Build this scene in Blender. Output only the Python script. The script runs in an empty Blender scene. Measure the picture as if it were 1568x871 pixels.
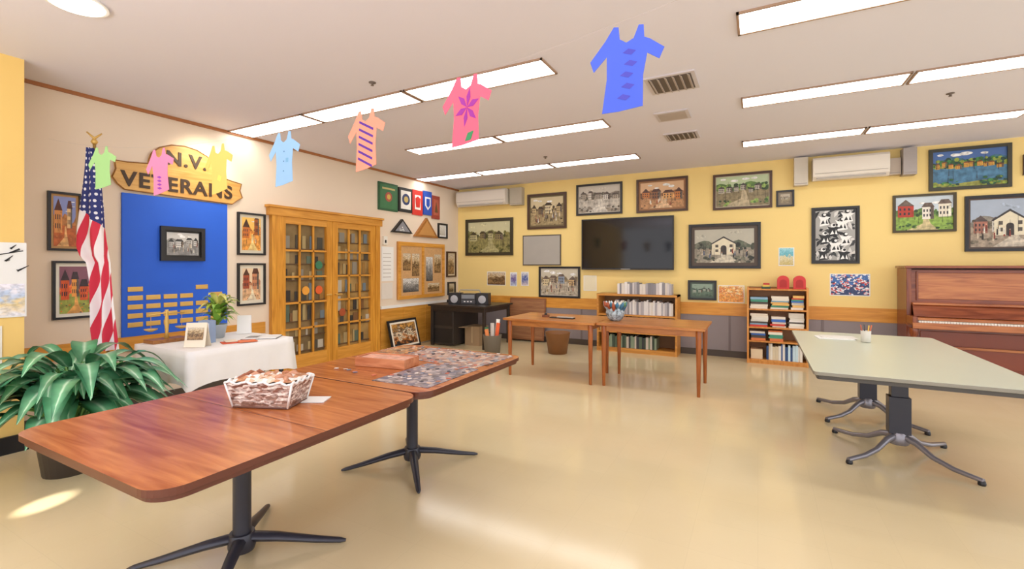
import bpy, bmesh, math, random
from mathutils import Vector, Matrix
R=random.Random(7)
XL=-5.46; YB=7.9; HC=2.98

# ------------------------------------------------------------------ materials
def lin(h):
    h=h.lstrip('#'); v=[int(h[i:i+2],16)/255 for i in (0,2,4)]
    return tuple((c/12.92 if c<=.04045 else ((c+.055)/1.055)**2.4) for c in v)
CACHE={}
def newmat(name):
    m=bpy.data.materials.new(name); m.use_nodes=True
    nt=m.node_tree; return m,nt,nt.nodes['Principled BSDF']
def ramp(nt,stops,mode='LINEAR'):
    r=nt.nodes.new('ShaderNodeValToRGB'); cr=r.color_ramp; cr.interpolation=mode
    while len(cr.elements)<len(stops): cr.elements.new(0.5)
    for e,(p,h) in zip(cr.elements,stops):
        e.position=p; e.color=(*lin(h),1)
    return r
def P(col,rough=.5,var=.07,scale=6,metal=0,bump=0,spec=.5,emit=0):
    k=('P',col,rough,var,scale,metal,bump,spec,emit)
    if k in CACHE: return CACHE[k]
    m,nt,b=newmat('paint_'+col.strip('#')); L=nt.links.new
    tc=nt.nodes.new('ShaderNodeTexCoord'); n=nt.nodes.new('ShaderNodeTexNoise')
    n.inputs['Scale'].default_value=scale; n.inputs['Detail'].default_value=4
    L(tc.outputs['Object'],n.inputs['Vector'])
    c=lin(col); mx=nt.nodes.new('ShaderNodeMix'); mx.data_type='RGBA'
    mx.inputs[6].default_value=(*[x*(1-var) for x in c],1); mx.inputs[7].default_value=(*[min(1,x*(1+var)) for x in c],1)
    if var>.2:
        mr=nt.nodes.new('ShaderNodeMapRange'); mr.inputs[1].default_value=.36; mr.inputs[2].default_value=.64
        L(n.outputs[0],mr.inputs[0]); L(mr.outputs[0],mx.inputs[0])
    else: L(n.outputs[0],mx.inputs[0])
    L(mx.outputs[2],b.inputs['Base Color'])
    b.inputs['Roughness'].default_value=rough; b.inputs['Metallic'].default_value=metal
    b.inputs['Specular IOR Level'].default_value=spec
    if bump:
        bp=nt.nodes.new('ShaderNodeBump'); bp.inputs['Strength'].default_value=bump; bp.inputs['Distance'].default_value=.01
        L(n.outputs[0],bp.inputs['Height']); L(bp.outputs[0],b.inputs['Normal'])
    CACHE[k]=m; return m
def WOOD(c1,c2,axis='X',rough=.35,scale=1.0,coat=0.0):
    k=('W',c1,c2,axis,rough,scale)
    if k in CACHE: return CACHE[k]
    m,nt,b=newmat('wood_'+c1.strip('#')); L=nt.links.new
    tc=nt.nodes.new('ShaderNodeTexCoord'); mp=nt.nodes.new('ShaderNodeMapping')
    sc={'X':(.8,9,9),'Y':(9,.8,9),'Z':(9,9,.8)}[axis]
    mp.inputs['Scale'].default_value=[v*scale for v in sc]
    n=nt.nodes.new('ShaderNodeTexNoise'); n.inputs['Scale'].default_value=2.2; n.inputs['Detail'].default_value=8; n.inputs['Distortion'].default_value=1.2
    n2=nt.nodes.new('ShaderNodeTexNoise'); n2.inputs['Scale'].default_value=.8; n2.inputs['Detail'].default_value=2
    L(tc.outputs['Object'],mp.inputs[0]); L(mp.outputs[0],n.inputs['Vector']); L(tc.outputs['Object'],n2.inputs['Vector'])
    ad=nt.nodes.new('ShaderNodeMath'); ad.operation='MULTIPLY_ADD'; ad.inputs[1].default_value=.35
    L(n2.outputs[0],ad.inputs[0]); 
    sb=nt.nodes.new('ShaderNodeMath'); sb.operation='SUBTRACT'; sb.inputs[1].default_value=.17
    L(n.outputs[0],sb.inputs[0]); L(sb.outputs[0],ad.inputs[2])
    r=ramp(nt,[(.3,c1),(.7,c2)]); L(ad.outputs[0],r.inputs[0]); L(r.outputs[0],b.inputs['Base Color'])
    b.inputs['Roughness'].default_value=rough
    CACHE[k]=m; return m
_seed=[0]
def ART(stops,amp=.35,sc=3.5,detail=22,dk=.55,mode='LINEAR',vor=False):
    """framed print: vertical palette broken up by noise, plus fine drawing detail (all in the print's own UV)"""
    _seed[0]+=1
    m,nt,b=newmat('art_print_%d'%_seed[0]); L=nt.links.new
    uv=nt.nodes.new('ShaderNodeUVMap'); mp=nt.nodes.new('ShaderNodeMapping'); mp.inputs['Location'].default_value=(_seed[0]*3.7,_seed[0]*1.3,0)
    L(uv.outputs[0],mp.inputs[0])
    sep=nt.nodes.new('ShaderNodeSeparateXYZ'); L(uv.outputs[0],sep.inputs[0])
    n=nt.nodes.new('ShaderNodeTexNoise'); n.inputs['Scale'].default_value=sc; n.inputs['Detail'].default_value=5; L(mp.outputs[0],n.inputs['Vector'])
    v=nt.nodes.new('ShaderNodeTexVoronoi'); v.inputs['Scale'].default_value=sc*2.2; L(mp.outputs[0],v.inputs['Vector'])
    sv=nt.nodes.new('ShaderNodeSeparateColor'); L(v.outputs['Color'],sv.inputs[0])
    a=nt.nodes.new('ShaderNodeMath'); a.operation='MULTIPLY_ADD'; a.inputs[1].default_value=amp*2.0
    L(n.outputs[0],a.inputs[0]); L(sep.outputs[1],a.inputs[2])
    a1=nt.nodes.new('ShaderNodeMath'); a1.operation='MULTIPLY_ADD'; a1.inputs[1].default_value=amp*(1.6 if vor else .5)
    L(sv.outputs[0],a1.inputs[0]); L(a.outputs[0],a1.inputs[2])
    s=nt.nodes.new('ShaderNodeMath'); s.operation='SUBTRACT'; s.inputs[1].default_value=amp*(1.8 if vor else 1.25); L(a1.outputs[0],s.inputs[0])
    r=ramp(nt,stops,mode); L(s.outputs[0],r.inputs[0])
    n2=nt.nodes.new('ShaderNodeTexNoise'); n2.inputs['Scale'].default_value=detail; n2.inputs['Detail'].default_value=3; L(mp.outputs[0],n2.inputs['Vector'])
    d=1-dk
    r2=nt.nodes.new('ShaderNodeMapRange'); r2.inputs[1].default_value=.40; r2.inputs[2].default_value=.56; r2.inputs[3].default_value=d; r2.inputs[4].default_value=1.15
    L(n2.outputs[0],r2.inputs[0])
    mx=nt.nodes.new('ShaderNodeMix'); mx.data_type='RGBA'; mx.blend_type='MULTIPLY'; mx.inputs[0].default_value=1
    L(r.outputs[0],mx.inputs[6]); L(r2.outputs[0],mx.inputs[7]); L(mx.outputs[2],b.inputs['Base Color'])
    b.inputs['Roughness'].default_value=.35
    return m
def EMIT(col,st):
    m,nt,b=newmat('diffuser_glow'); L=nt.links.new
    b.inputs['Base Color'].default_value=(*lin(col),1)
    b.inputs['Emission Color'].default_value=(*lin(col),1); b.inputs['Emission Strength'].default_value=st
    return m

# ------------------------------------------------------------------ mesh builder
class MB:
    def __init__(s,M=None):
        s.bm=bmesh.new(); s.uv=s.bm.loops.layers.uv.new('UVMap'); s.mats=[]; s.M=M or Matrix.Identity(4)
    def mi(s,m):
        if m not in s.mats: s.mats.append(m)
        return s.mats.index(m)
    def V(s,p): return s.bm.verts.new(s.M@Vector(p))
    def F(s,vs,mat,smooth=False,uvs=None):
        try: f=s.bm.faces.new(vs)
        except ValueError: return None
        f.material_index=s.mi(mat); f.smooth=smooth
        if uvs:
            for l,u in zip(f.loops,uvs): l[s.uv].uv=u
        return f
    def box(s,c,size,mat,rot=None):
        c=Vector(c); h=Vector(size)/2
        rm=rot if rot is not None else Matrix.Identity(3)
        if isinstance(rm,(int,float)): rm=Matrix.Rotation(rm,3,'Z')
        v=[s.V(c+rm@Vector((x*h.x,y*h.y,z*h.z))) for x in(-1,1) for y in(-1,1) for z in(-1,1)]
        for q in((0,1,3,2),(4,6,7,5),(0,4,5,1),(2,3,7,6),(0,2,6,4),(1,5,7,3)):
            s.F([v[i] for i in q],mat,uvs=[(0,0),(1,0),(1,1),(0,1)])
    def bx(s,x0,x1,y0,y1,z0,z1,mat): s.box(((x0+x1)/2,(y0+y1)/2,(z0+z1)/2),(abs(x1-x0),abs(y1-y0),abs(z1-z0)),mat)
    def quad(s,ps,mat): s.F([s.V(p) for p in ps],mat,uvs=[(0,0),(1,0),(1,1),(0,1)])
    def tube(s,pts,rs,mat,n=10,cap=True,smooth=True,flat=1.0):
        pts=[Vector(p) for p in pts]
        if not hasattr(rs,'__len__'): rs=[rs]*len(pts)
        rings=[]; 
        for i,p in enumerate(pts):
            d=(pts[min(i+1,len(pts)-1)]-pts[max(i-1,0)]).normalized()
            up=Vector((0,0,1)) if abs(d.z)<.95 else Vector((1,0,0))
            a=d.cross(up).normalized(); b=a.cross(d).normalized()
            rings.append([s.V(p+rs[i]*(a*math.cos(2*math.pi*k/n)+b*flat*math.sin(2*math.pi*k/n))) for k in range(n)])
        for i in range(len(rings)-1):
            for k in range(n): s.F([rings[i][k],rings[i][(k+1)%n],rings[i+1][(k+1)%n],rings[i+1][k]],mat,smooth)
        if cap: s.F(rings[0][::-1],mat); s.F(rings[-1],mat)
    def lathe(s,prof,c,mat,n=24,cap=True,smooth=True):
        c=Vector(c); rings=[[s.V(c+Vector((r*math.cos(2*math.pi*k/n),r*math.sin(2*math.pi*k/n),z))) for k in range(n)] for r,z in prof]
        for i in range(len(rings)-1):
            for k in range(n): s.F([rings[i][k],rings[i][(k+1)%n],rings[i+1][(k+1)%n],rings[i+1][k]],mat,smooth)
        if cap: s.F(rings[0][::-1],mat); s.F(rings[-1],mat)
    def prism(s,poly,z0,z1,mat,side=None):
        a=[s.V((x,y,z0)) for x,y in poly]; b=[s.V((x,y,z1)) for x,y in poly]; n=len(poly)
        xs=[p[0] for p in poly]; ys=[p[1] for p in poly]
        U=[((x-min(xs))/(max(xs)-min(xs)),(y-min(ys))/(max(ys)-min(ys))) for x,y in poly]
        s.F(a[::-1],mat); s.F(b,mat,uvs=U)
        for i in range(n): s.F([a[i],a[(i+1)%n],b[(i+1)%n],b[i]],side or mat)
    def obj(s,name,bevel=0,origin=None,parent=None,recalc=True):
        if recalc: bmesh.ops.recalc_face_normals(s.bm,faces=s.bm.faces)
        me=bpy.data.meshes.new(name)
        vs=[v.co for v in s.bm.verts]
        mn=Vector((min(v.x for v in vs),min(v.y for v in vs),min(v.z for v in vs))); mx=Vector((max(v.x for v in vs),max(v.y for v in vs),max(v.z for v in vs)))
        o=Vector(origin) if origin else Vector(((mn.x+mx.x)/2,(mn.y+mx.y)/2,mn.z))
        for v in s.bm.verts: v.co-=o
        s.bm.to_mesh(me); s.bm.free()
        for m in s.mats: me.materials.append(m)
        ob=bpy.data.objects.new(name,me); ob.location=o; bpy.context.scene.collection.objects.link(ob)
        if bevel:
            bv=ob.modifiers.new('bevel','BEVEL'); bv.width=bevel; bv.segments=2; bv.limit_method='ANGLE'; bv.angle_limit=math.radians(50)
        if parent is not None:
            ob.parent=parent; ob.matrix_parent_inverse=Matrix.Translation(-parent.location)
        return ob
def rrect(x0,x1,y0,y1,r,n=8):
    out=[]
    for cx,cy,a0 in((x1-r,y1-r,0),(x0+r,y1-r,90),(x0+r,y0+r,180),(x1-r,y0+r,270)):
        for k in range(n+1):
            a=math.radians(a0+90*k/n); out.append((cx+r*math.cos(a),cy+r*math.sin(a)))
    return out
def disc(cx,cy,r,n=20): return [(cx+r*math.cos(2*math.pi*k/n),cy+r*math.sin(2*math.pi*k/n)) for k in range(n)]
def MBACK(x0,z0,d=.001): return Matrix(((1,0,0,x0),(0,0,-1,YB-d),(0,1,0,z0),(0,0,0,1)))
def MLEFT(y0,z0,d=.001): return Matrix(((0,0,1,XL+d),(1,0,0,y0),(0,1,0,z0),(0,0,0,1)))

# ------------------------------------------------------------------ palette
CREAM='#e8d6c0'; YEL='#f2d58a'
m_left=P(CREAM,.7,.03,1.2); m_back=P(YEL,.65,.04,1.0); m_yel=P('#f2cc78',.6,.06,1.5)
m_ceil=P('#e6e4f1',.85,.015,1.0)
m_oak=WOOD('#bd7a20','#e6a53e','Z',.4); m_oakx=WOOD('#c6852c','#e2a246','Y',.4); m_oakX=WOOD('#c6802a','#e4a244','X',.4)
m_walnut=WOOD('#9a4e26','#cb7f48','X',.2,1.0); m_teak=WOOD('#a05a26','#cf8a45','X',.3); m_teakz=WOOD('#8f4a20','#bd7034','Z',.35)
m_blk=P('#1c1b1e',.4,.15); m_dkmetal=P('#363640',.35,.1,5,.2); m_white=P('#efeeea',.5,.02)
m_edge=P('#5b2c1c',.3,.1); m_brnfr=P('#4a2f1e',.4,.15); m_dark=P('#26221f',.5,.2)
m_cloth=P('#ece9e6',.85,.04,10,0,.15)

# ------------------------------------------------------------------ room shell
m,nt,b=newmat('vinyl_floor'); L=nt.links.new
tc=nt.nodes.new('ShaderNodeTexCoord'); n=nt.nodes.new('ShaderNodeTexNoise'); n.inputs['Scale'].default_value=.7; n.inputs['Detail'].default_value=4
L(tc.outputs['Object'],n.inputs['Vector']); r=ramp(nt,[(.3,'#d8c59c'),(.7,'#e4d3ac')]); L(n.outputs[0],r.inputs[0])
bk=nt.nodes.new('ShaderNodeTexBrick'); bk.offset=0; bk.inputs['Scale'].default_value=1; bk.inputs['Mortar Size'].default_value=.002
bk.inputs['Brick Width'].default_value=.305; bk.inputs['Row Height'].default_value=.305
bk.inputs['Color1'].default_value=(1,1,1,1); bk.inputs['Color2'].default_value=(.98,.98,.98,1); bk.inputs['Mortar'].default_value=(.955,.955,.955,1)
L(tc.outputs['Object'],bk.inputs['Vector'])
mx=nt.nodes.new('ShaderNodeMix'); mx.data_type='RGBA'; mx.blend_type='MULTIPLY'; mx.inputs[0].default_value=1
L(r.outputs[0],mx.inputs[6]); L(bk.outputs[0],mx.inputs[7]); L(mx.outputs[2],b.inputs['Base Color'])
b.inputs['Roughness'].default_value=.13; b.inputs['Specular IOR Level'].default_value=.5
m_floor=m
w=MB(); w.bx(-5.7,6.5,-3.5,8.1,-.1,0,m_floor); w.obj('floor',origin=(0,0,0))
w=MB(); w.bx(-5.7,6.5,-3.5,8.1,HC,HC+.1,m_ceil); w.obj('ceiling')
w=MB(); w.bx(-5.7,6.5,YB,8.1,0,HC,m_back); w.obj('wall_back')
w=MB(); w.bx(-5.7,XL,-3.5,YB,0,HC,m_left); w.obj('wall_left')
w=MB(); w.bx(XL,-4.95,-3.5,1.37,0,HC,m_yel); w.bx(-4.95,-4.93,-3.5,1.39,0,.13,m_blk); w.bx(XL,-4.93,1.37,1.39,0,.13,m_blk); w.obj('wall_pier')
# trims
w=MB(); w.bx(XL,XL+.025,1.39,YB,HC-.03,HC,P('#a86a3a',.5)); w.obj('trim_1')
w=MB(); w.bx(XL,XL+.02,1.39,3.66,.57,.71,m_oakx); w.obj('trim_2')
w=MB(); w.bx(XL,XL+.02,5.67,YB-.02,.02,.70,m_oakx); w.bx(XL,XL+.03,5.67,YB-.02,.70,.745,m_white); 
for y in(6.2,6.8,7.4): w.bx(XL+.02,XL+.027,y,y+.04,.02,.70,m_oakx)
w.obj('trim_3')
w=MB(); w.bx(XL+.02,6.4,YB-.02,YB,.64,.83,m_oakX); w.obj('trim_4')
w=MB(); w.bx(XL+.02,6.4,YB-.012,YB,.1,.64,P('#8c8284',.6,.08,2))
for i in range(9): w.bx(-5.2+i*1.2,-5.17+i*1.2,YB-.018,YB-.012,.1,.64,P('#776b6c',.6))
w.obj('trim_5')
w=MB(); w.bx(XL+.02,6.4,YB-.02,YB,0,.1,P('#4b4038',.5)); w.obj('baseboard_back')
w=MB(); w.bx(XL,XL+.015,1.39,3.66,0,.1,P('#4b4038',.5)); w.obj('baseboard_left')

# ------------------------------------------------------------------ ceiling fixtures
m_glow=EMIT('#fffefc',8.0); m_fix=P('#a88a74',.5)
def fixture(x0,x1,y0,y1,name='ceiling_light_panel'):
    w=MB(); z=HC
    t=.016
    w.bx(x0,x1,y0,y0+t,z-.014,z,m_fix); w.bx(x0,x1,y1-t,y1,z-.014,z,m_fix)
    w.bx(x0,x0+t,y0,y1,z-.014,z,m_fix); w.bx(x1-t,x1,y0,y1,z-.014,z,m_fix)
    w.bx(x0+t,x1-t,y0+t,y1-t,z-.010,z-.002,m_glow)
    for k in range(1,6):
        x=x0+(x1-x0)*k/6; w.bx(x-.002,x+.002,y0+t,y1-t,z-.012,z-.009,P('#d8d2c8',.5))
    w.obj(name)
for (y0,y1,xs) in ((3.19,3.50,((-5.43,-4.18),(-4.16,-2.82),(-2.80,-1.44),(-.12,1.17),(1.19,2.5))),
                   (4.82,5.12,((-4.2,-2.83),(-2.81,-1.46),(-.14,1.11),(1.13,2.45))),
                   (6.50,6.80,((-5.43,-4.18),(-4.16,-2.84),(-2.82,-1.5),(-.18,1.09),(1.11,2.42)))):
    for x0,x1 in xs: fixture(x0,x1,y0,y1)
w=MB(); w.lathe([(.15,HC-.012),(.15,HC)],(-3.6,1.22,0),m_white,32); w.lathe([(.13,HC-.016),(.13,HC-.010)],(-3.6,1.22,0),m_glow,32); w.obj('recessed_downlight')
def vent(x0,x1,y0,y1,lou=True):
    w=MB(); g=P('#b9aea8',.5); w.bx(x0,x1,y0,y1,HC-.012,HC,P('#cfc8cc',.6))
    w.bx(x0+.03,x1-.03,y0+.03,y1-.03,HC-.014,HC-.012,P('#6a5f58',.6) if lou else g)
    if lou:
        n=6
        for k in range(n):
            x=x0+.05+(x1-x0-.1)*k/(n-1); w.box((x,(y0+y1)/2,HC-.02),(.022,y1-y0-.06,.004),g,Matrix.Rotation(.6,3,'Y'))
    w.obj('ceiling_air_vent')
vent(-.85,-.45,3.95,4.35); vent(-.95,-.62,4.9,5.2,False); vent(-1.0,-.62,5.72,6.05)
def sprinkler(x,y):
    w=MB(); w.lathe([(.03,HC),(.03,HC-.006),(.012,HC-.012),(.008,HC-.022),(.014,HC-.025),(.014,HC-.028)],(x,y,0),P('#6b5d55',.4)); w.obj('fire_sprinkler')
sprinkler(-2.92,2.94); sprinkler(1.55,5.6); sprinkler(-2.7,6.1)

# ------------------------------------------------------------------ pictures
def frame(M,wd,ht,art,fr,bw=.035,mat=None,mw=.06,name='framed_picture',depth=.03,extra=None):
    w=MB(M)
    w.bx(0,wd,0,bw,0,depth,fr); w.bx(0,wd,ht-bw,ht,0,depth,fr); w.bx(0,bw,bw,ht-bw,0,depth,fr); w.bx(wd-bw,wd,bw,ht-bw,0,depth,fr)
    i=bw
    w.bx(bw,wd-bw,bw,ht-bw,0,.008,mat or fr)
    if mat: i=bw+mw
    if art: w.quad([(i,i,.011),(wd-i,i,.011),(wd-i,ht-i,.011),(i,ht-i,.011)],art)
    if extra: extra(w,i,wd,ht)
    return w.obj(name,recalc=True)
TOWN=[(0,'#7a5a38'),(.25,'#b08a58'),(.45,'#5a3c22'),(.65,'#c8a878'),(.85,'#e2cfae'),(1,'#d8c8b0')]
SEPIA=[(0,'#3a2f22'),(.35,'#7a6548'),(.55,'#a99672'),(.8,'#cdbd98'),(1,'#dccfb0')]
GREY=[(0,'#4a4a4c'),(.35,'#7c7a78'),(.55,'#a5a29e'),(.8,'#d5d2cc'),(1,'#e6e4e0')]
def scene(sky,hill,trees,ground,road=None,b=(),roof='#4a3a34',hz=.5,water=None,fig=0,seed=1,bs=1.0,arch=False,fg=10,tn=28):
    """painted scene made of layered shapes inside the frame"""
    def f(w,i,wd,ht):
        q=random.Random(seed); W=wd-2*i; H=ht-2*i; zc=[.0115]; asp=H/W
        def g(ps,col,var=.3,sc=22):
            zc[0]+=.00006; w.F([w.V((i+min(1,max(0,a))*W,i+min(1,max(0,c))*H,zc[0])) for a,c in ps],P(col,.45,var,sc))
        def blob(x,y,r,col,fy=1): 
            g([(x+r*math.cos(2*math.pi*k/9)*q.uniform(.8,1.15),y+fy*r/asp*math.sin(2*math.pi*k/9)*q.uniform(.8,1.15)) for k in range(9)],col)
        g([(0,0),(1,0),(1,1),(0,1)],sky,.12,8)
        for k in range(4): blob(q.uniform(.1,.9),q.uniform(hz+.3,.93),q.uniform(.05,.1),'#f0eee8' if seed%2 else sky,.35)
        pts=[(0,hz)]; 
        for k in range(13): pts.append((k/12,hz+.14+.09*math.sin(k*.9+seed)+q.uniform(0,.04)))
        g(pts+[(1,hz)],hill)
        g([(0,0),(1,0),(1,hz+.03),(0,hz+.01)],ground)
        if water: g([(0,.12),(.3,.08),(.7,.15),(1,.1),(1,hz-.05),(.6,hz-.02),(.25,hz-.08),(0,hz-.03)],water,.35,14)
        for k in range(tn): blob(q.random(),hz+q.uniform(-.01,.17),q.uniform(.02,.05),trees[k%len(trees)])
        if road:
            s_=q.uniform(-.1,.1); g([(.2+s_,0),(.75+s_,0),(.62,hz*.45),(.56,hz),(.5,hz),(.48,hz*.45)],road)
        x=.04
        k=0
        while b and x<.88:
            ww=q.uniform(.11,.19)*bs; hh=q.uniform(.14,.24)*bs; z=hz-q.uniform(.02,.14); c=b[k%len(b)]; ww=min(ww,.97-x)
            g([(x,z),(x+ww,z),(x+ww,z+hh),(x,z+hh)],c,.12)
            g([(x+ww*.7,z),(x+ww,z),(x+ww,z+hh),(x+ww*.7,z+hh)],'#6a5c50' if k%2 else c,.3)
            rh=.08*bs
            g([(x-.015,z+hh),(x+ww+.015,z+hh),(x+ww*.8,z+hh+rh),(x+ww*.2,z+hh+rh)] if k%3 else [(x-.01,z+hh),(x+ww+.01,z+hh),(x+ww/2,z+hh+rh*1.5)],roof)
            for a in range(2):
                for c2 in range(3): 
                    u=x+ww*(.1+.27*c2); v=z+hh*(.2+.4*a); g([(u,v),(u+ww*.12,v),(u+ww*.12,v+hh*.22),(u,v+hh*.22)],'#2c2830')
            x+=ww*q.uniform(1.05,1.7); k+=1
        if arch:
            cx=.5; g([(cx-.2,hz-.18),(cx+.2,hz-.18),(cx+.2,hz+.16),(cx,hz+.34),(cx-.2,hz+.16)],'#e2d8bc',.12)
            g([(cx-.23,hz+.14),(cx,hz+.37),(cx+.23,hz+.14),(cx+.2,hz+.13),(cx,hz+.32),(cx-.2,hz+.13)],'#3a3636')
            g([(cx-.05,hz-.18),(cx+.05,hz-.18)]+[(cx+.05*math.cos(math.pi*k/6),hz+.02+.05/asp*math.sin(math.pi*k/6)) for k in range(7)],'#3c3430')
            for u in(-.14,.1): 
                for v in(-.1,.04): g([(cx+u,hz+v),(cx+u+.05,hz+v),(cx+u+.05,hz+v+.08),(cx+u,hz+v+.08)],'#5a5248')
        for k in range(fg*2): blob(q.choice([q.uniform(0,.35),q.uniform(.65,1)]),q.uniform(0,.22),q.uniform(.015,.045),trees[(k+1)%len(trees)],.7)
        for k in range(8):   # bare tree trunks and branches
            u=q.uniform(.03,.95); v=q.uniform(.1,hz); h_=q.uniform(.15,.35); g([(u,v),(u+.008,v),(u+.005,v+h_),(u+.002,v+h_)],'#2f261e')
        for k in range(fig):
            u=q.uniform(.05,.93); v=q.uniform(.08,hz*.8); h_=.13; c=q.choice(['#2a2624','#c8b8a0','#8a3a2c','#3a4a6a','#e8e0d0']); g([(u,v),(u+.022,v),(u+.018,v+h_),(u+.004,v+h_)],c); blob(u+.011,v+h_+.02,.008,'#d0a888')
    return f
def onback(x0,x1,z0,z1,*a,**k): return frame(MBACK(x0,z0),x1-x0,z1-z0,*a,**k)
def onleft(y0,y1,z0,z1,*a,**k): return frame(MLEFT(y0,z0),y1-y0,z1-z0,*a,**k)
GR=['#3a5a2a','#56783a','#7c9848','#2c4424']
onback(-5.26,-4.17,1.62,2.35,None,P('#3a3320',.4),.06,extra=scene('#c9c49c','#7a7a4c',['#4c4c28','#6a6836','#88804a'],'#8c8450','#a8a070',['#b8b080','#8a7a50'],'#4a4028',.48,seed=2,fg=14))
onback(-3.86,-3.07,2.10,2.76,None,m_brnfr,.04,P('#6f6040',.6),.03,extra=scene('#cfbf98','#8a7850',['#4a3c28','#6a5638'],'#a08c64',None,['#c0a878','#7c6444','#d8c8a0'],'#3c2e1e',.5,fig=26,seed=3,fg=4,bs=1.2))
onback(-2.88,-2.05,2.31,2.86,None,m_blk,.035,P('#c9c0b0'),.015,extra=scene('#c8c0b4','#8c8074',['#5c5448','#7a7064'],'#9c9080','#cfc8bc',['#a89c8c','#d8d0c4'],'#5a4e46',.55,water='#b8b0a4',seed=4,fg=12))
onback(-1.81,-.99,2.30,2.86,None,m_brnfr,.035,P('#9c6c44'),.03,extra=scene('#d8b088','#a8744a',['#6a4830','#8a6040'],'#b8885c','#d8b48c',['#c87c3c','#8a5a38','#d8a060'],'#54342a',.45,seed=5,bs=1.35,fg=4,fig=8))
onback(-.98,.04,1.37,2.07,None,m_blk,.04,P('#54463c'),.05,extra=scene('#b8b4a4','#5c6452',['#2c3028','#484c40','#6c6c5c'],'#948c7c','#c8c0ac',(),'#3a3a3e',.42,seed=6,arch=True,fg=14,fig=14,tn=44))
onback(-.62,.19,2.28,2.83,None,m_brnfr,.035,P('#cfc4a8'),.012,extra=scene('#b8c8a0','#5a7c3c',GR+['#98b45c'],'#8a7c5c','#b8a888',('#b8b0a0',),'#4a4440',.55,seed=7,bs=.7,tn=70))
onback(.24,.47,2.28,2.52,None,m_blk,.025,P('#8a7c68'),.03,extra=scene('#c0b4a0','#8a7c68',['#4c4438'],'#988a70',None,('#c8bca4',),'#3a3028',.5,seed=8,tn=8,fg=3))
def bwfig(w,i,wd,ht):
    q=random.Random(5); z=[.0115]
    def g(ps,c): z[0]+=.00006; w.F([w.V((min(wd-i,max(i,a)),min(ht-i,max(i,c2)),z[0])) for a,c2 in ps],P(c,.4,.1))
    g([(i,i),(wd-i,i),(wd-i,ht-i),(i,ht-i)],'#a8a6a2')
    for k in range(60): 
        x=q.uniform(i,wd-i); y=q.uniform(i,ht-i); a=q.uniform(0,3.1); l=q.uniform(.03,.08); g([(x+l*math.cos(a),y+l*math.sin(a)),(x+.02*math.cos(a+1.6),y+.02*math.sin(a+1.6)),(x-l*math.cos(a+.3),y-l*math.sin(a+.3)),(x+.025*math.cos(a-1.6),y+.025*math.sin(a-1.6))],q.choice(['#151515','#3a3a3a','#d8d6d2']))
    for (cx,cy) in((.15,.62),(.36,.55),(.26,.47),(.16,.36),(.40,.34),(.28,.25),(.14,.13),(.38,.12),(.42,.66)):
        c1,c2=q.choice([('#141414','#f4f3f0'),('#f4f3f0','#141414')]); s_=q.uniform(.8,1.0)
        g([(cx-.06*s_,cy-.09),(cx+.07*s_,cy-.07),(cx+.05*s_,cy+.01),(cx+.09*s_,cy+.04),(cx+.03,cy+.05),(cx-.02,cy+.04),(cx-.08*s_,cy+.06),(cx-.05*s_,cy)],c1)
        g([(cx+a,cy+.07+b2) for a,b2 in disc(0,0,.03,10)],c2); g([(cx+a,cy+.075+b2) for a,b2 in disc(.008,0,.018,10)],c1)
        g([(cx-.04,cy-.06),(cx+.01,cy-.05),(cx-.01,cy)],c2); g([(cx+.02,cy-.05),(cx+.05,cy-.06),(cx+.03,cy+.01)],c2)
onback(.68,1.24,1.44,2.24,None,m_blk,.03,P('#3a3836'),.02,extra=bwfig)
onback(1.60,2.24,1.85,2.35,None,P('#463c22'),.03,extra=scene('#c8d4dc','#5a7c3c',GR,'#88a848','#c8b888',['#b23a28','#ece6d8','#e8e0cc'],'#6a5a50',.42,seed=9,bs=1.6,fg=10))
onback(1.97,2.75,2.38,2.92,None,P('#3c3a2c'),.04,extra=scene('#4a6ca8','#3c6a7c',['#2c5a34','#3f7a3c','#8a9a3c','#24443a'],'#9a9a48',None,('#d8a040',),'#7a4a2c',.58,water='#4a7898',seed=11,bs=.5,tn=70,fg=20))
onback(2.32,3.15,1.59,2.29,None,m_blk,.035,P('#5c483c'),.02,extra=scene('#a8b4c4','#8a8478',['#5a5444','#7a705c'],'#a0907c','#c8bca8',['#a8705c','#c9c2b6','#8b6a54'],'#5a4c48',.42,seed=12,arch=True,bs=1.1,fig=16,fg=6))
onback(2.85,3.45,2.51,2.76,None,m_brnfr,.03,extra=scene('#c8d4dc','#5a7c3c',GR,'#88a848',seed=13))
onback(-.99,-.57,.87,1.18,None,m_blk,.03,P('#54645a'),.03,extra=scene('#8ca090','#4c6458',['#3a5044','#5c7464'],'#5c7060',None,('#a8b0a0',),'#2c3a34',.45,seed=14,tn=14,fg=4))
onback(-3.62,-2.81,.83,1.40,None,m_blk,.035,P('#cfc6b8'),.012,extra=scene('#c8c0ac','#a8946c',['#7a6c54','#9a8460'],'#b8ac98',None,['#d8c8a0','#a89884','#8c98a8','#d0b080'],'#6a5a50',.5,seed=15,bs=1.2,fig=26,fg=3))
# blank notice board
w=MB(MBACK(-3.96,1.42)); w.bx(0,.78,0,.57,0,.015,P('#5a4f42',.5)); w.bx(.02,.76,.02,.55,.015,.02,P('#a9a49c',.5)); w.obj('whiteboard')
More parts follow.
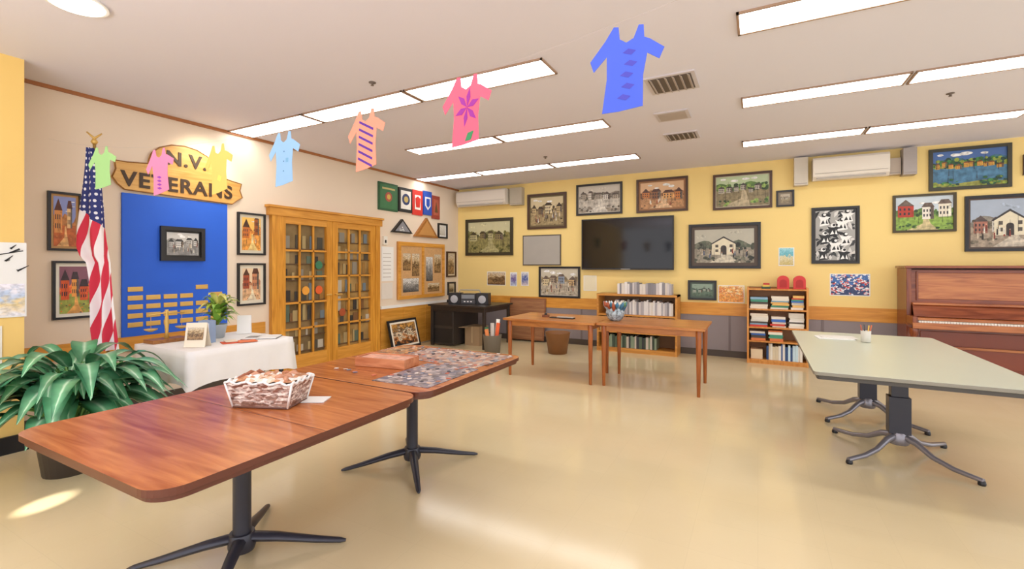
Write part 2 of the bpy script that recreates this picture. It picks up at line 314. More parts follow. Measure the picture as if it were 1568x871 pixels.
# small posters
def poster(M,wd,ht,mat,name='wall_poster',border=True):
    w=MB(M); w.bx(0,wd,0,ht,0,.003,m_white); i=.012 if border else 0
    w.quad([(i,i,.0045),(wd-i,i,.0045),(wd-i,ht-i,.0045),(i,ht-i,.0045)],mat); return w.obj(name)
poster(MBACK(-4.76,1.03),.42,.27,ART(TOWN,.4,4,20,.6))
poster(MBACK(-4.24,1.02),.15,.27,ART([(0,'#c8d4e8'),(.5,'#6a4a9a'),(1,'#f0f0f8')],.4,4))
poster(MBACK(-4.0,1.03),.16,.27,ART([(0,'#e8d8d8'),(.5,'#3a5aa8'),(1,'#f0f0f0')],.4,4))
poster(MBACK(-2.75,.97),.24,.27,P('#e9dfc0',.6))
poster(MBACK(.27,1.41),.20,.27,ART([(0,'#c8b468'),(.5,'#e0d8b0'),(.6,'#5ab0c0'),(1,'#a0d8e0')],.3,4,20,.3))
poster(MBACK(.90,.99),.46,.31,ART([(0,'#2a3a6a'),(.35,'#e8e8f0'),(.5,'#c83a3a'),(.65,'#f0f0f0'),(.8,'#3a6ab0')],.7,5,20,.3,'CONSTANT',True))
poster(MBACK(-.55,.84),.37,.27,ART([(0,'#e08a30'),(.5,'#f2b860'),(.8,'#d87a40'),(1,'#f6d8a0')],.6,4,14,.3,'LINEAR',True))
# TV
w=MB(MBACK(-2.76,1.345)); w.bx(0,1.56,0,.885,.04,.085,m_blk); w.bx(.4,1.1,.2,.7,0,.04,m_dark)
scr,nt,b=newmat('tv_screen_glass'); b.inputs['Base Color'].default_value=(.008,.006,.008,1); b.inputs['Roughness'].default_value=.08; b.inputs['Specular IOR Level'].default_value=.4
w.quad([(.02,.03,.087),(1.54,.03,.087),(1.54,.865,.087),(.02,.865,.087)],scr); w.bx(.7,.86,.005,.02,.085,.088,P('#888888',.3)); w.obj('wall_television')
# air conditioners
def ac(x0,x1,z0,z1,name='wall_air_conditioner'):
    W=x1-x0; Hh=z1-z0
    w=MB(Matrix(((0,0,1,x0),(-1,0,0,YB),(0,1,0,z0),(0,0,0,1))))
    w.prism([(0,0.02),(.17,0.0),(.22,.05),(.235,.12),(.235,Hh-.03),(.21,Hh),(0,Hh)],0,W,m_acw)
    w.M=MBACK(x0,z0); w.box((W/2,.035,.2),(W*.9,.012,.08),P('#bcb6b0',.5),Matrix.Rotation(.5,3,'X')); w.bx(.02,W-.02,.085,.09,.236,.238,P('#9a948c',.5))
    w.obj(name,bevel=.006)
m_acw=P('#e2d9cc',.45,.02)
ac(-5.35,-4.23,2.59,2.89); ac(.68,1.53,2.60,2.91)
def jbox(x0,x1,z0,z1,d,col,name='equipment_box'):
    w=MB(MBACK(x0,z0)); w.bx(0,x1-x0,0,z1-z0,0,d,P(col,.5)); w.bx(.01,x1-x0-.01,.02,.03,d,d+.003,P('#9a9088',.5)); w.obj(name,bevel=.005)
jbox(-4.19,-3.93,2.57,2.9,.12,'#b5ab98'); jbox(.46,.63,2.56,2.96,.14,'#cfc6b8'); jbox(1.54,1.67,2.62,2.84,.1,'#b8a898'); jbox(1.68,1.82,2.60,2.95,.16,'#a59c98')

# left wall pictures
onleft(1.65,1.88,1.54,2.06,None,m_blk,.02,P('#c8985c'),.02,extra=scene('#8a94c8','#b87840',['#9a5a2c','#c88848'],'#b8602c','#e8b070',['#d8904c','#e8c088'],'#5a2c1c',.4,seed=21,bs=2,tn=10,fg=6))
onleft(1.68,1.99,.93,1.45,None,m_blk,.02,P('#f0ead8'),.03,extra=scene('#8a5a6a','#e8743c',['#d84a24','#f0923c','#3a3a40'],'#98a048','#e8a858',['#d85a28','#f0a048'],'#3a2a30',.4,seed=22,bs=2,tn=14,fg=8))
onleft(3.31,3.66,1.54,2.05,None,m_blk,.022,P('#ded3bb'),.035,extra=scene('#f0c060','#d88a38',['#8a4c20','#b06a28'],'#e09840','#f4cc80',['#c8702c','#a0561c'],'#4a2a18',.5,seed=23,bs=2.2,tn=10,fg=3,fig=6))
onleft(3.31,3.66,.93,1.44,None,m_blk,.022,P('#e6dcc6'),.04,extra=scene('#e8cca8','#b87c58',['#7a4a34','#9c6444'],'#d8ac80','#ecd8b8',['#a34c30','#c8845c'],'#5a3424',.45,seed=24,bs=2.2,tn=8,fg=3,fig=4))
# blue tribute board with bronze plaques
w=MB(MLEFT(2.18,.71)); blue=P('#1f5fd6',.6,.08,3); w.bx(0,1.01,0,1.41,0,.02,blue); 
brass=P('#d8b060',.35,.1,10,.3)
for r_ in range(5):
    for c_ in range(6):
        if (r_==3 and c_ in(4,)) or (r_==4 and c_ not in(0,4)): continue
        w.bx(.045+c_*.155,.045+c_*.155+.128,.09+r_*.088,.09+r_*.088+.048,.02,.026,brass)
w.obj('memorial_board',bevel=.003)
frame(MLEFT(2.50,1.46,.022),.43,.36,None,m_blk,.04,P('#23211f'),.02,extra=scene('#c8c6c2','#8a8884',['#4a4a4a','#6c6a68'],'#8c8a88',None,['#b8b6b2','#d8d6d2'],'#3a3a3a',.5,seed=25,bs=1.3,fig=16,tn=12,fg=2))
# arched sign
def sign():
    w=MB(MLEFT(0,0)); 
    pts=[(2.10,2.26),(2.14,2.20),(2.2,2.15),(3.24,2.13),(3.30,2.18),(3.36,2.22),(3.33,2.30),(3.35,2.38),(3.22,2.40),(3.06,2.44)]
    for k in range(9):
        a=math.pi*k/8; pts.append((2.73+.33*math.cos(a),2.47+.22*math.sin(a)))
    pts+=[(2.40,2.44),(2.22,2.42),(2.12,2.42),(2.13,2.34)]
    w.prism(pts,0,.03,WOOD('#c48c40','#deb066','Y',.45))
    w.tube([(p[0],p[1],.03) for p in pts+[pts[0]]],.006,P('#8c5c24',.5),6)
    o=w.obj('wooden_veterans_sign')
    for txt,y,z,sz in(('VETERANS',2.17,2.19,.205),('N.V.',2.55,2.47,.2)):
        cu=bpy.data.curves.new('letters','FONT'); cu.body=txt; cu.size=sz; cu.extrude=.004; cu.offset=.005; cu.space_character=1.14
        cu.materials.append(P('#3b2614',.5))
        t=bpy.data.objects.new('letters',cu); bpy.context.scene.collection.objects.link(t)
        Mw=Matrix(((0,0,1,XL+.035),(1,0,0,y),(0,1,0,z),(0,0,0,1)))
        t.parent=o; t.matrix_parent_inverse=Matrix.Identity(4); t.matrix_local=Matrix.Translation(-o.location)@Mw
sign()
# service banners hung side by side
w=MB(MLEFT(5.61,2.33))
def gq(a,b_,c_,d_,col,z=.024): w.quad([(a,c_,z),(b_,c_,z),(b_,d_,z),(a,d_,z)],P(col,.6,.15,10))
w.bx(0,.46,0,.46,0,.02,P('#2f5c38',.6)); gq(.03,.43,.03,.43,'#3c7448'); w.prism(disc(.23,.23,.08,16),.024,.028,P('#b0503c',.5)); w.prism(disc(.23,.23,.045,12),.028,.031,P('#d8b048',.5)); gq(.08,.38,.35,.38,'#c8b878',.026)
w.bx(.48,.82,.02,.44,0,.03,P('#23201f',.6)); gq(.52,.78,.07,.39,'#ece8e0',.033); w.prism(disc(.65,.24,.10,16),.034,.037,P('#2c3c6a',.5)); w.prism(disc(.65,.24,.055,12),.037,.040,P('#c8b068',.5))
w.bx(.84,1.12,.0,.45,0,.02,P('#d03428',.6)); gq(.90,1.06,.1,.36,'#f0ece4'); w.prism([(.93,.14),(1.03,.14),(1.05,.3),(.98,.34),(.91,.3)],.026,.03,P('#d03428',.5))
w.bx(1.14,1.38,.03,.47,0,.03,P('#2a50b0',.6)); w.prism([(1.18,.2),(1.26,.12),(1.34,.2),(1.34,.36),(1.18,.36)],.03,.034,P('#e8e4e0',.5)); w.prism([(1.21,.21),(1.26,.16),(1.31,.21),(1.31,.33),(1.21,.33)],.034,.037,P('#2a50b0',.5))
w.bx(1.40,1.64,-.02,.42,0,.02,P('#a04434',.6)); gq(1.44,1.60,.05,.35,'#b86048'); w.prism([(1.47,.1),(1.57,.1),(1.52,.3)],.026,.03,P('#6a4a2c',.5))
w.obj('service_flag_banner')
# folded flag cases
def tri(y0,y1,z0,z1,fr,inn,name,spots=False):
    W=y1-y0;Hh=z1-z0
    w=MB(MLEFT(y0,z0)); w.prism([(0,0),(W,0),(W/2,Hh)],0,.05,fr); w.prism([(W*.14,Hh*.1),(W*.86,Hh*.1),(W/2,Hh*.84)],.05,.053,inn)
    if spots:
        for k in range(7): 
            a=R.uniform(.35,.65)*W; z=R.uniform(.15,.45)*Hh; w.prism(disc(a,z,.012,8),.053,.055,m_white)
    w.obj(name)
tri(5.9,6.42,1.98,2.22,m_blk,P('#8a8a90',.5),'folded_flag_case',True)
tri(6.48,7.17,1.94,2.30,WOOD('#8a5420','#b87a38','Y'),P('#c08a4c',.5),'folded_flag_case')
onleft(7.2,7.5,1.95,2.24,ART([(0,'#d8d0c0'),(1,'#f0ece4')],.3,4),m_blk,.03,m_white,.03)
# notice cabinet
w=MB(MLEFT(6.06,.83)); W=1.31; Hh=1.0
ck=WOOD('#b07430','#cf9550','Z'); w.bx(0,W,0,Hh,0,.03,ck)
for a,b_,c_,d_ in((0,W,0,.06),(0,W,Hh-.07,Hh),(0,.06,.06,Hh-.07),(W-.06,W,.06,Hh-.07),(W/2-.03,W/2+.03,.06,Hh-.07)): w.bx(a,b_,c_,d_,.03,.05,m_oakx)
cork=P('#cda06c',.8,.2,30); w.bx(.06,W/2-.03,.06,Hh-.07,.03,.034,cork); w.bx(W/2+.03,W-.06,.06,Hh-.07,.03,.034,cork)
for a,z,ww,hh in((.12,.5,.2,.3),(.36,.4,.2,.4),(.12,.12,.42,.24),(.75,.3,.2,.45),(1.0,.45,.2,.35),(.8,.1,.35,.16)):
    w.quad([(a,z,.036),(a+ww,z,.036),(a+ww,z+hh,.036),(a,z+hh,.036)],ART(TOWN if R.random()<.6 else GREY,.4,4,20,.6))
w.obj('notice_cabinet')
w=MB(MLEFT(5.70,.86)); w.bx(0,.28,.3,.87,0,.004,m_white); w.bx(0,.26,0,.27,0,.004,P('#e6ddd2'))
for k in range(7): w.bx(.03,.22,.36+k*.065,.37+k*.065,.004,.005,P('#b8b0a8'))
w.obj('paper_notice')
w=MB(MLEFT(5.72,1.76)); w.bx(0,.09,0,.14,0,.03,P('#e8e2d6')); w.bx(.03,.06,.03,.08,.03,.035,m_blk); w.obj('thermostat')
onleft(7.48,7.80,1.19,1.70,ART(TOWN,.4,4),m_brnfr,.03,P('#d8c8a8'),.03)
onleft(7.52,7.78,.83,1.09,ART(SEPIA,.4,4),m_blk,.03,P('#d8c8a8'),.03)

# ------------------------------------------------------------------ french doors
w=MB(MLEFT(3.72,0)); W=1.89; T=.10
w.bx(0,T,0,2.06,0,.06,m_oak); w.bx(W-T,W,0,2.06,0,.06,m_oak); w.bx(-.04,W+.04,2.05,2.15,0,.07,m_oakx); w.bx(-.06,W+.06,2.15,2.18,0,.09,m_oakx)
half=(W-2*T)/2; dq=random.Random(31)
for d in range(2):
    x0=T+d*half; x1=x0+half
    st=.10; zb=.22; zt=1.96
    w.bx(x0+.003,x0+st,.01,2.05,.0,.05,m_oak); w.bx(x1-st,x1-.003,.01,2.05,0,.05,m_oak)
    w.bx(x0+st,x1-st,.01,zb,0,.05,m_oakx); w.bx(x0+st,x1-st,zt,2.05,0,.05,m_oakx)
    w.quad([(x0+st,zb,.003),(x1-st,zb,.003),(x1-st,zt,.003),(x0+st,zt,.003)],P('#7c6848' if d==0 else '#9a7c4c',.12,.35,3))
    # shelves and goods standing behind the panes
    z=zb+.03
    while z<zt-.12:
        w.bx(x0+st,x1-st,z,z+.014,.004,.02,P('#5a4028',.4)); x=x0+st+.01; hs=dq.uniform(.2,.28)
        while x<x1-st-.06:
            ww=dq.uniform(.03,.11); h_=dq.uniform(.4,.85)*hs; w.bx(x,x+ww*.9,z+.014,z+.014+h_,.005,dq.uniform(.01,.018),P(dq.choice(['#4c4840','#8a8478','#6c7880','#a89468','#5a6a5c','#7c5a3c','#b8b0a0','#3c3a38','#96703c']),.2)); x+=ww+dq.choice([0,.03,.06,.08])
        z+=hs
    cols=3; rows=5
    for i in range(1,cols): 
        x=x0+st+(half-2*st)*i/cols; w.bx(x-.013,x+.013,zb,zt,.02,.045,m_oak)
    for i in range(1,rows):
        z=zb+(zt-zb)*i/rows; w.bx(x0+st,x1-st,z-.013,z+.013,.02,.045,m_oakx)
    for (i,j,col) in (((2,2,'#e0602c'),(2,3,'#3c7a58'),(1,2,'#e8a03c')) if d==0 else ((0,1,'#a8502c'),)):
        cx=x0+st+(half-2*st)*(i+.5)/cols; cz=zb+(zt-zb)*(j+.45)/rows; w.prism(disc(cx,cz,.06,14),.020,.023,P(col,.5))
    kx=x1-.05 if d==0 else x0+.05
    w.tube([(kx,1.0,.05),(kx,1.0,.09)],.012,brass,8); w.tube([(kx,1.0,.09),(kx+(-.09 if d==0 else .09),1.0,.095)],.009,brass,8)
w.obj('door_1',bevel=.003)

# leaning framed print by the door
w=MB(Matrix.Translation((XL+.18,5.75,.01))@Matrix.Rotation(math.radians(-14),4,'Y')@Matrix(((0,0,1,0),(1,0,0,0),(0,1,0,0),(0,0,0,1))))
w.bx(0,.72,0,.5,0,.02,m_blk); w.bx(.04,.68,.04,.46,.02,.023,P('#efe6d4'))
w.quad([(.07,.07,.025),(.65,.07,.025),(.65,.43,.025),(.07,.43,.025)],ART([(0,'#2a2a2c'),(.3,'#c87a34'),(.5,'#e8d8b8'),(.7,'#6a4a34'),(1,'#d8a050')],.6,5,18,.6)); w.obj('framed_picture')

# ------------------------------------------------------------------ brown meeting tables
def brown_table(x0,x1,y0,y1,px,py,seam=None,tilt=0):
    w=MB(); z=.74
    w.prism(rrect(x0,x1,y0,y1,.10),z-.024,z,m_walnut,m_edge)
    w.prism(rrect(x0+.015,x1-.015,y0+.015,y1-.015,.09),z-.045,z-.024,m_edge)
    if seam:
        for s_ in seam: w.bx(x0+.004,x1-.004,s_-.0015,s_+.0015,z,z+.0006,m_edge)
    w.lathe([(.16,z-.06),(.16,z-.045)],(px,py,0),m_dkmetal,20)
    w.lathe([(.045,.06),(.04,.1),(.04,z-.1),(.075,z-.06)],(px,py,0),m_dkmetal,20)
    w.lathe([(.055,.035),(.062,.06),(.055,.12)],(px,py,0),m_dkmetal,20)
    for k in range(4):
        a=math.radians(45+90*k+tilt); dx,dy=math.cos(a),math.sin(a)
        w.tube([(px+dx*d,py+dy*d,zz) for d,zz in((.03,.095),(.16,.075),(.34,.036),(.45,.016),(.475,.012))],[.032,.028,.021,.016,.008],m_dkmetal,8,flat=.75)
    return w.obj('pedestal_table',bevel=.003)
brown_table(-2.64,-1.53,.69,1.885,-2.2,1.36,(1.29,),-3)
brown_table(-2.64,-1.53,1.90,3.06,-2.17,2.57,None,0)

# patterned basket with crumpled paper and snacks in it
w=MB(Matrix.Translation((-2.07,1.42,.741))@Matrix.Rotation(math.radians(22),4,'Z'))
pat=ART([(0,'#a08070'),(.35,'#6c4434'),(.5,'#e4d4c8'),(.6,'#8a5c4a'),(.8,'#f0e4d8'),(1,'#7c5040')],.5,4,12,.3,'LINEAR',True)
a=[(-.135,-.08),(.135,-.08),(.135,.08),(-.135,.08)]; b_=[(-.165,-.095),(.165,-.095),(.165,.095),(-.165,.095)]
va=[w.V((x,y,0)) for x,y in a]; vb=[w.V((x,y,.12)) for x,y in b_]; vc=[w.V((x*.9,y*.86,.10)) for x,y in b_]
w.F(va[::-1],pat)
for i in range(4):
    w.F([va[i],va[(i+1)%4],vb[(i+1)%4],vb[i]],pat,uvs=[(0,0),(1,0),(1,1),(0,1)])
    w.F([vb[i],vb[(i+1)%4],vc[(i+1)%4],vc[i]],m_white)
w.F(vc,P('#c0906c'))
bq=random.Random(4)
GX,GY=15,9; gr=[]
for i in range(GX+1):
    row=[]
    for j in range(GY+1):
        u=i/GX*2-1; v=j/GY*2-1; edge=max(abs(u),abs(v))
        row.append(w.V((u*.158,v*.09,.118+(.012+.020*bq.random())*(1-edge**4)+.012*bq.random()*(edge>.95))))
    gr.append(row)
for i in range(GX):
    for j in range(GY):
        w.F([gr[i][j],gr[i+1][j],gr[i+1][j+1],gr[i][j+1]],P(bq.choice(['#e8dccf','#e4d0bc','#dcb898','#c89068','#f0e8e0','#b07850']),.6))
for k in range(16):
    x=bq.uniform(-.12,.12); y=bq.uniform(-.06,.06); an=bq.uniform(0,3.1); l=bq.uniform(.02,.03); z=.128+bq.uniform(0,.01)
    w.tube([(x-l*math.cos(an),y-l*math.sin(an),z),(x,y,z+.010),(x+l*math.cos(an),y+l*math.sin(an),z)],[.007,.012,.006],P(bq.choice(['#b87850','#985838','#c89070']),.5),6)
for i in range(4):
    p,q=b_[i],b_[(i+1)%4]
    for k in range(12):
        t0,t1=k/12,(k+1)/12; zz=lambda t:.12+.008*math.sin(t*math.pi*8)
        w.tube([(p[0]+(q[0]-p[0])*t0,p[1]+(q[1]-p[1])*t0,zz(t0)),(p[0]+(q[0]-p[0])*t1,p[1]+(q[1]-p[1])*t1,zz(t1))],.006,m_white,6)
    w.tube([(a[i][0],a[i][1],.004),(b_[i][0],b_[i][1],.12)],.005,m_white,6); p,q=a[i],a[(i+1)%4]; w.tube([(p[0],p[1],.005),(q[0],q[1],.005)],.005,P('#6a4438'),6)
w.obj('fabric_basket')
w=MB(Matrix.Translation((-1.93,1.56,.7415))@Matrix.Rotation(.5,4,'Z')); w.bx(-.06,.06,-.05,.05,0,.004,m_white); w.obj('paper_napkin')
# jigsaw puzzle: assembled patches and loose pieces
def puzzlemat(cols,seed,sc=26):
    m,nt,b=newmat('puzzle_%d'%seed); L=nt.links.new
    tc=nt.nodes.new('ShaderNodeTexCoord'); v=nt.nodes.new('ShaderNodeTexVoronoi'); v.inputs['Scale'].default_value=sc; v.inputs['Randomness'].default_value=.6
    L(tc.outputs['Object'],v.inputs['Vector']); sc_=nt.nodes.new('ShaderNodeSeparateColor'); L(v.outputs['Color'],sc_.inputs[0])
    n=nt.nodes.new('ShaderNodeTexNoise'); n.inputs['Scale'].default_value=3+seed; n.inputs['Detail'].default_value=2; L(tc.outputs['Object'],n.inputs['Vector'])
    a=nt.nodes.new('ShaderNodeMath'); a.operation='MULTIPLY_ADD'; a.inputs[1].default_value=.45; L(sc_.outputs[0],a.inputs[0]); L(n.outputs[0],a.inputs[2])
    s=nt.nodes.new('ShaderNodeMath'); s.operation='SUBTRACT'; s.inputs[1].default_value=.2; L(a.outputs[0],s.inputs[0])
    r=ramp(nt,[(.15+.7*i/(len(cols)-1),c) for i,c in enumerate(cols)]); L(s.outputs[0],r.inputs[0])
    v2=nt.nodes.new('ShaderNodeTexVoronoi'); v2.feature='DISTANCE_TO_EDGE'; v2.inputs['Scale'].default_value=sc; v2.inputs['Randomness'].default_value=.6; L(tc.outputs['Object'],v2.inputs['Vector'])
    mr=nt.nodes.new('ShaderNodeMapRange'); mr.inputs[1].default_value=0; mr.inputs[2].default_value=.08; mr.inputs[3].default_value=.45; L(v2.outputs[0],mr.inputs[0])
    mx=nt.nodes.new('ShaderNodeMix'); mx.data_type='RGBA'; mx.blend_type='MULTIPLY'; mx.inputs[0].default_value=1; L(r.outputs[0],mx.inputs[6]); L(mr.outputs[0],mx.inputs[7]); L(mx.outputs[2],b.inputs['Base Color'])
    b.inputs['Roughness'].default_value=.4; return m
pzA=puzzlemat(['#5a3c30','#b87858','#7c8494','#d8b8a0','#8a5040','#e0d4cc'],1); pzB=puzzlemat(['#3c3844','#8c8088','#5c5a70','#c8b8b4','#4a4048','#a89490'],2); pzC=puzzlemat(['#a0562c','#d89858','#6a4a34','#e0c098'],3)
w=MB(); z=.7405
def patch(poly,mat): w.prism(poly,z,z+.003,mat)
patch([(-2.34,2.58),(-1.62,2.52),(-1.58,2.99),(-2.05,3.02),(-2.34,2.99)],pzA)
patch([(-1.97,1.98),(-1.58,2.00),(-1.58,2.51),(-1.80,2.53),(-1.98,2.50)],pzB)
patch([(-2.58,2.58),(-2.35,2.57),(-2.36,2.98),(-2.58,2.97)],pzC)
pq=random.Random(9)
for k in range(150):
    x=pq.uniform(-2.50,-1.58); y=pq.uniform(2.05,3.02)
    if x<-1.96 and 2.12<y<2.57: continue
    an=pq.uniform(0,3); c=P(pq.choice(['#5a3c30','#b87858','#7c8494','#d8b8a0','#3c3844','#e0d4cc','#c86a4c']),.5)
    w.box((x,y,z+.0045),(.022,.018,.003),c,Matrix.Rotation(an,3,'Z')); w.box((x+.012*math.cos(an),y+.012*math.sin(an),z+.0045),(.009,.008,.0028),c,Matrix.Rotation(an,3,'Z'))
w.obj('jigsaw_puzzle',origin=(-2.1,2.5,.7405))
# puzzle box
w=MB(Matrix.Translation((-2.19,2.34,.741))@Matrix.Rotation(.15,4,'Z')); pk=WOOD('#b0643c','#d8946a','X',.4)
w.bx(-.19,.19,-.09,.09,0,.008,pk); w.bx(-.19,.19,-.09,-.08,.008,.06,pk); w.bx(-.19,.19,.08,.09,.008,.06,pk); w.bx(-.19,-.18,-.08,.08,.008,.06,pk); w.bx(.18,.19,-.08,.08,.008,.06,pk); w.bx(-.18,.18,-.08,.08,.04,.052,P('#d8a088',.5,.25,20))
w.obj('wooden_puzzle_box',bevel=.002)

# ------------------------------------------------------------------ teak tables at the back
def leg_table(x0,x1,y0,y1,z=.74):
    w=MB(); w.bx(x0,x1,y0,y1,z-.028,z,m_teak); i=.07
    w.bx(x0+i,x1-i,y0+i,y0+i+.02,z-.10,z-.028,m_teak); w.bx(x0+i,x1-i,y1-i-.02,y1-i,z-.10,z-.028,m_teak); w.bx(x0+i,x0+i+.02,y0+i,y1-i,z-.10,z-.028,m_teak); w.bx(x1-i-.02,x1-i,y0+i,y1-i,z-.10,z-.028,m_teak)
    for x in(x0+i,x1-i):
        for y in(y0+i,y1-i):
            w.tube([(x,y,0),(x,y,z-.14),(x,y,z-.028)],[.018,.029,.029],m_teakz,12)
    w.obj('wooden_leg_table',bevel=.004)
leg_table(-2.90,-1.68,5.20,6.02); leg_table(-1.67,-.49,5.24,6.06,.742)
# glazed vase
w=MB(); w.M=Matrix.Translation((-1.53,5.55,.743))
w.lathe([(.06,0),(.09,.03),(.115,.09),(.10,.15),(.06,.19),(.04,.2)],(0,0,0),P('#9aa8b0',.3,.7,30),20)
for k in range(18):
    an=k*2.4; w.tube([(.08*math.cos(an),.08*math.sin(an),.10+.006*k),(.12*math.cos(an),.12*math.sin(an),.19),(.14*math.cos(an),.14*math.sin(an),.23)],[.018,.024,.006],P(['#3f7a9c','#e8e4dc','#b05a38','#5a8a5c','#c8d8e0'][k%5],.35),6)
w.obj('ceramic_flower_vase')
w=MB(Matrix.Translation((-2.45,5.55,.741))); w.bx(-.04,.04,-.03,.03,0,.03,P('#7a4a30')); w.lathe([(.02,.03),(.02,.045),(.008,.05)],(0,0,0),m_blk,10); w.obj('desk_stamp')
w=MB(Matrix.Translation((-2.2,5.5,.741))); w.bx(-.16,.16,-.04,.04,0,.012,m_dark); w.bx(-.06,.16,-.035,.035,.012,.02,P('#b8b0a8')); w.obj('stapled_booklet')

# ------------------------------------------------------------------ pale table
w=MB(); z=.74; x0,x1,y0,y1=.31,1.42,3.46,5.60
m_lam=P('#c4c9b6',.28,.03,3)
w.prism(rrect(x0,x1,y0,y1,.03,4),z-.022,z,m_lam,P('#8c887c',.4)); w.prism(rrect(x0+.02,x1-.02,y0+.02,y1-.02,.02,3),z-.05,z-.022,P('#4c4844'))
chrome=P('#8a868c',.3,.1,5,.5)
for (px,py) in((.92,4.37),(.90,5.36)):
    w.lathe([(.17,z-.07),(.17,z-.05)],(px,py,0),m_dkmetal,18); w.bx(px-.065,px+.065,py-.05,py+.05,.17,.44,m_dkmetal); w.bx(px-.05,px+.05,py-.04,py+.04,.44,z-.05,m_dkmetal)
    w.lathe([(.06,.09),(.07,.12),(.055,.18)],(px,py,0),chrome,16)
    for k in range(4):
        a=math.radians(45+90*k); dx,dy=math.cos(a),math.sin(a)
        w.tube([(px+dx*d,py+dy*d,zz) for d,zz in((.03,.15),(.12,.13),(.22,.07),(.34,.04),(.5,.03))],[.026,.022,.018,.017,.016],chrome,8)
        w.lathe([(.02,.0),(.022,.012),(.018,.028)],(px+dx*.49,py+dy*.49,0),m_blk,10)
w.obj('laminate_table',bevel=.002)
w=MB(Matrix.Translation((.62,5.15,.741))@Matrix.Rotation(.1,4,'Z')); w.bx(-.14,.14,-.10,.10,0,.006,m_white); w.bx(-.1,.17,-.06,.13,.006,.01,P('#e4e0da')); w.obj('paper_stack')
w=MB(Matrix.Translation((.83,5.0,.741))); w.lathe([(.03,0),(.035,.005),(.038,.10),(.034,.10),(.03,.01)],(0,0,0),P('#d4d0c4',.4),16)
for k,cl in enumerate(['#c8602c','#3a3a40','#b0502c','#e0b040']):
    an=k*1.7; w.tube([(.015*math.cos(an),.015*math.sin(an),.012),(.04*math.cos(an),.04*math.sin(an),.15)],.005,P(cl,.4),6)
w.obj('pencil_cup')

# ------------------------------------------------------------------ bookshelves
BC=['#b8342c','#2f5aa0','#e8e2d4','#3a3c40','#d8a030','#3f7a4c','#8a3a5c','#e0d8c8','#5a4030','#c8c8cc']
def books(x0,x1,y0,y1,z,hmax,w,upright=True,cols=BC,thick=(.018,.04),lean=False):
    x=x0
    if upright:
        while x<x1-.04:
            t=R.uniform(*thick); h=hmax*R.uniform(.78,.98); w.bx(x,x+t-.001,y0+R.uniform(0,.02),y1,z,z+h,P(R.choice(cols),.5)); x+=t
    else:
        while x<x1-.12:
            ww=min(R.uniform(.17,.26),x1-x); zz=z
            top=z+hmax*R.uniform(.55,.9)
            while zz<top:
                t=R.uniform(.018,.04); o=R.uniform(0,.03); w.bx(x+o,x+ww-.03+o*.5,y0+R.uniform(0,.03),y1,zz,min(zz+t-.001,z+hmax),P(R.choice(cols),.5)); zz+=t
            x+=ww+.005
w=MB(); x0,x1,y0,y1,h=-.14,.62,7.56,7.86,1.10; bw=WOOD('#c07428','#dc9a4c','Z',.4)
w.bx(x0,x0+.025,y0,y1,0,h,bw); w.bx(x1-.025,x1,y0,y1,0,h,bw); w.bx(x0,x1,y1-.012,y1,0,h,P('#9a6a3c'))
sh=[.06,.33,.53,.79,1.08]
for s_ in sh: w.bx(x0+.025,x1-.025,y0,y1-.012,s_-.02,s_,bw)
w.bx(x0+.025,x1-.025,y0+.01,y0+.03,0,.04,bw)
w.obj('bookcase')
w=MB()
PL=['#f0e8d8','#e8dcc8','#d03c2c','#d87840','#3a6ab8','#e0d8c8','#e8b868','#4a9a7c','#4a4038','#8ab0c8','#f4ecdc']
books(x0+.03,x1-.03,y0+.03,y1-.02,.791,.25,w,False,PL,(.014,.03)); books(x0+.03,x1-.03,y0+.03,y1-.02,.531,.22,w,False,PL+['#e8e2d4','#f0ece4'])
books(x0+.03,x1-.2,y0+.03,y1-.02,.331,.15,w,False,PL); books(x0+.25,x1-.03,y0+.03,y1-.02,.061,.24,w,True,['#3a5a9a','#e8e2d4','#2c4c7c','#d8c8a8','#c8e0e8','#8a4a3c']); w.bx(x0+.05,x0+.20,y0+.05,y1-.02,.061,.2,P('#e0c8a4'))
w.obj('shelf_books')
w=MB(); w.bx(.05,.16,7.62,7.78,1.081,1.11,P('#2f4a34')); w.bx(.06,.15,7.62,7.78,1.11,1.135,P('#e0c050')); w.bx(.07,.15,7.64,7.76,1.135,1.16,P('#b8342c')); w.obj('book_stack')
def redbag(x):
    w=MB(); w.M=Matrix.Translation((x,7.7,1.081)); poly=[(-.075,0),(.075,0),(.075,.12)]+[(.075*math.cos(math.pi*k/8),.12+.07*math.sin(math.pi*k/8)) for k in range(1,8)]+[(-.075,.12)]
    w.M=w.M@Matrix(((1,0,0,0),(0,0,-1,0.04),(0,1,0,0),(0,0,0,1))); w.prism(poly,0,.08,P('#d0302c',.4)); w.prism([(x_*.6,y_*.6+.02) for x_,y_ in poly],.08,.083,P('#b02420',.5)); w.obj('red_bookend')
redbag(.32); redbag(.52)
w=MB(); x0,x1,y0,y1,h=-2.38,-1.10,7.5,7.86,.95; bw2=WOOD('#b8742c','#dc9c48','X',.4)
w.bx(x0,x0+.03,y0,y1,0,h,bw2); w.bx(x1-.03,x1,y0,y1,0,h,bw2); w.bx(x0,x1,y0-.01,y1,h-.03,h,bw2); w.bx(x0,x1,y1-.012,y1,0,h,P('#8a6238'))
for s_ in(.07,.34,.62): w.bx(x0+.03,x1-.03,y0,y1-.012,s_-.025,s_,bw2)
w.bx(x0+.03,x1-.03,y0+.01,y0+.03,0,.045,bw2)
w.obj('low_bookcase')
w=MB(); WH=['#e6e2e0','#cfc9c8','#b4b0b4','#8c8a90','#ddd6cc','#e8e4e0']
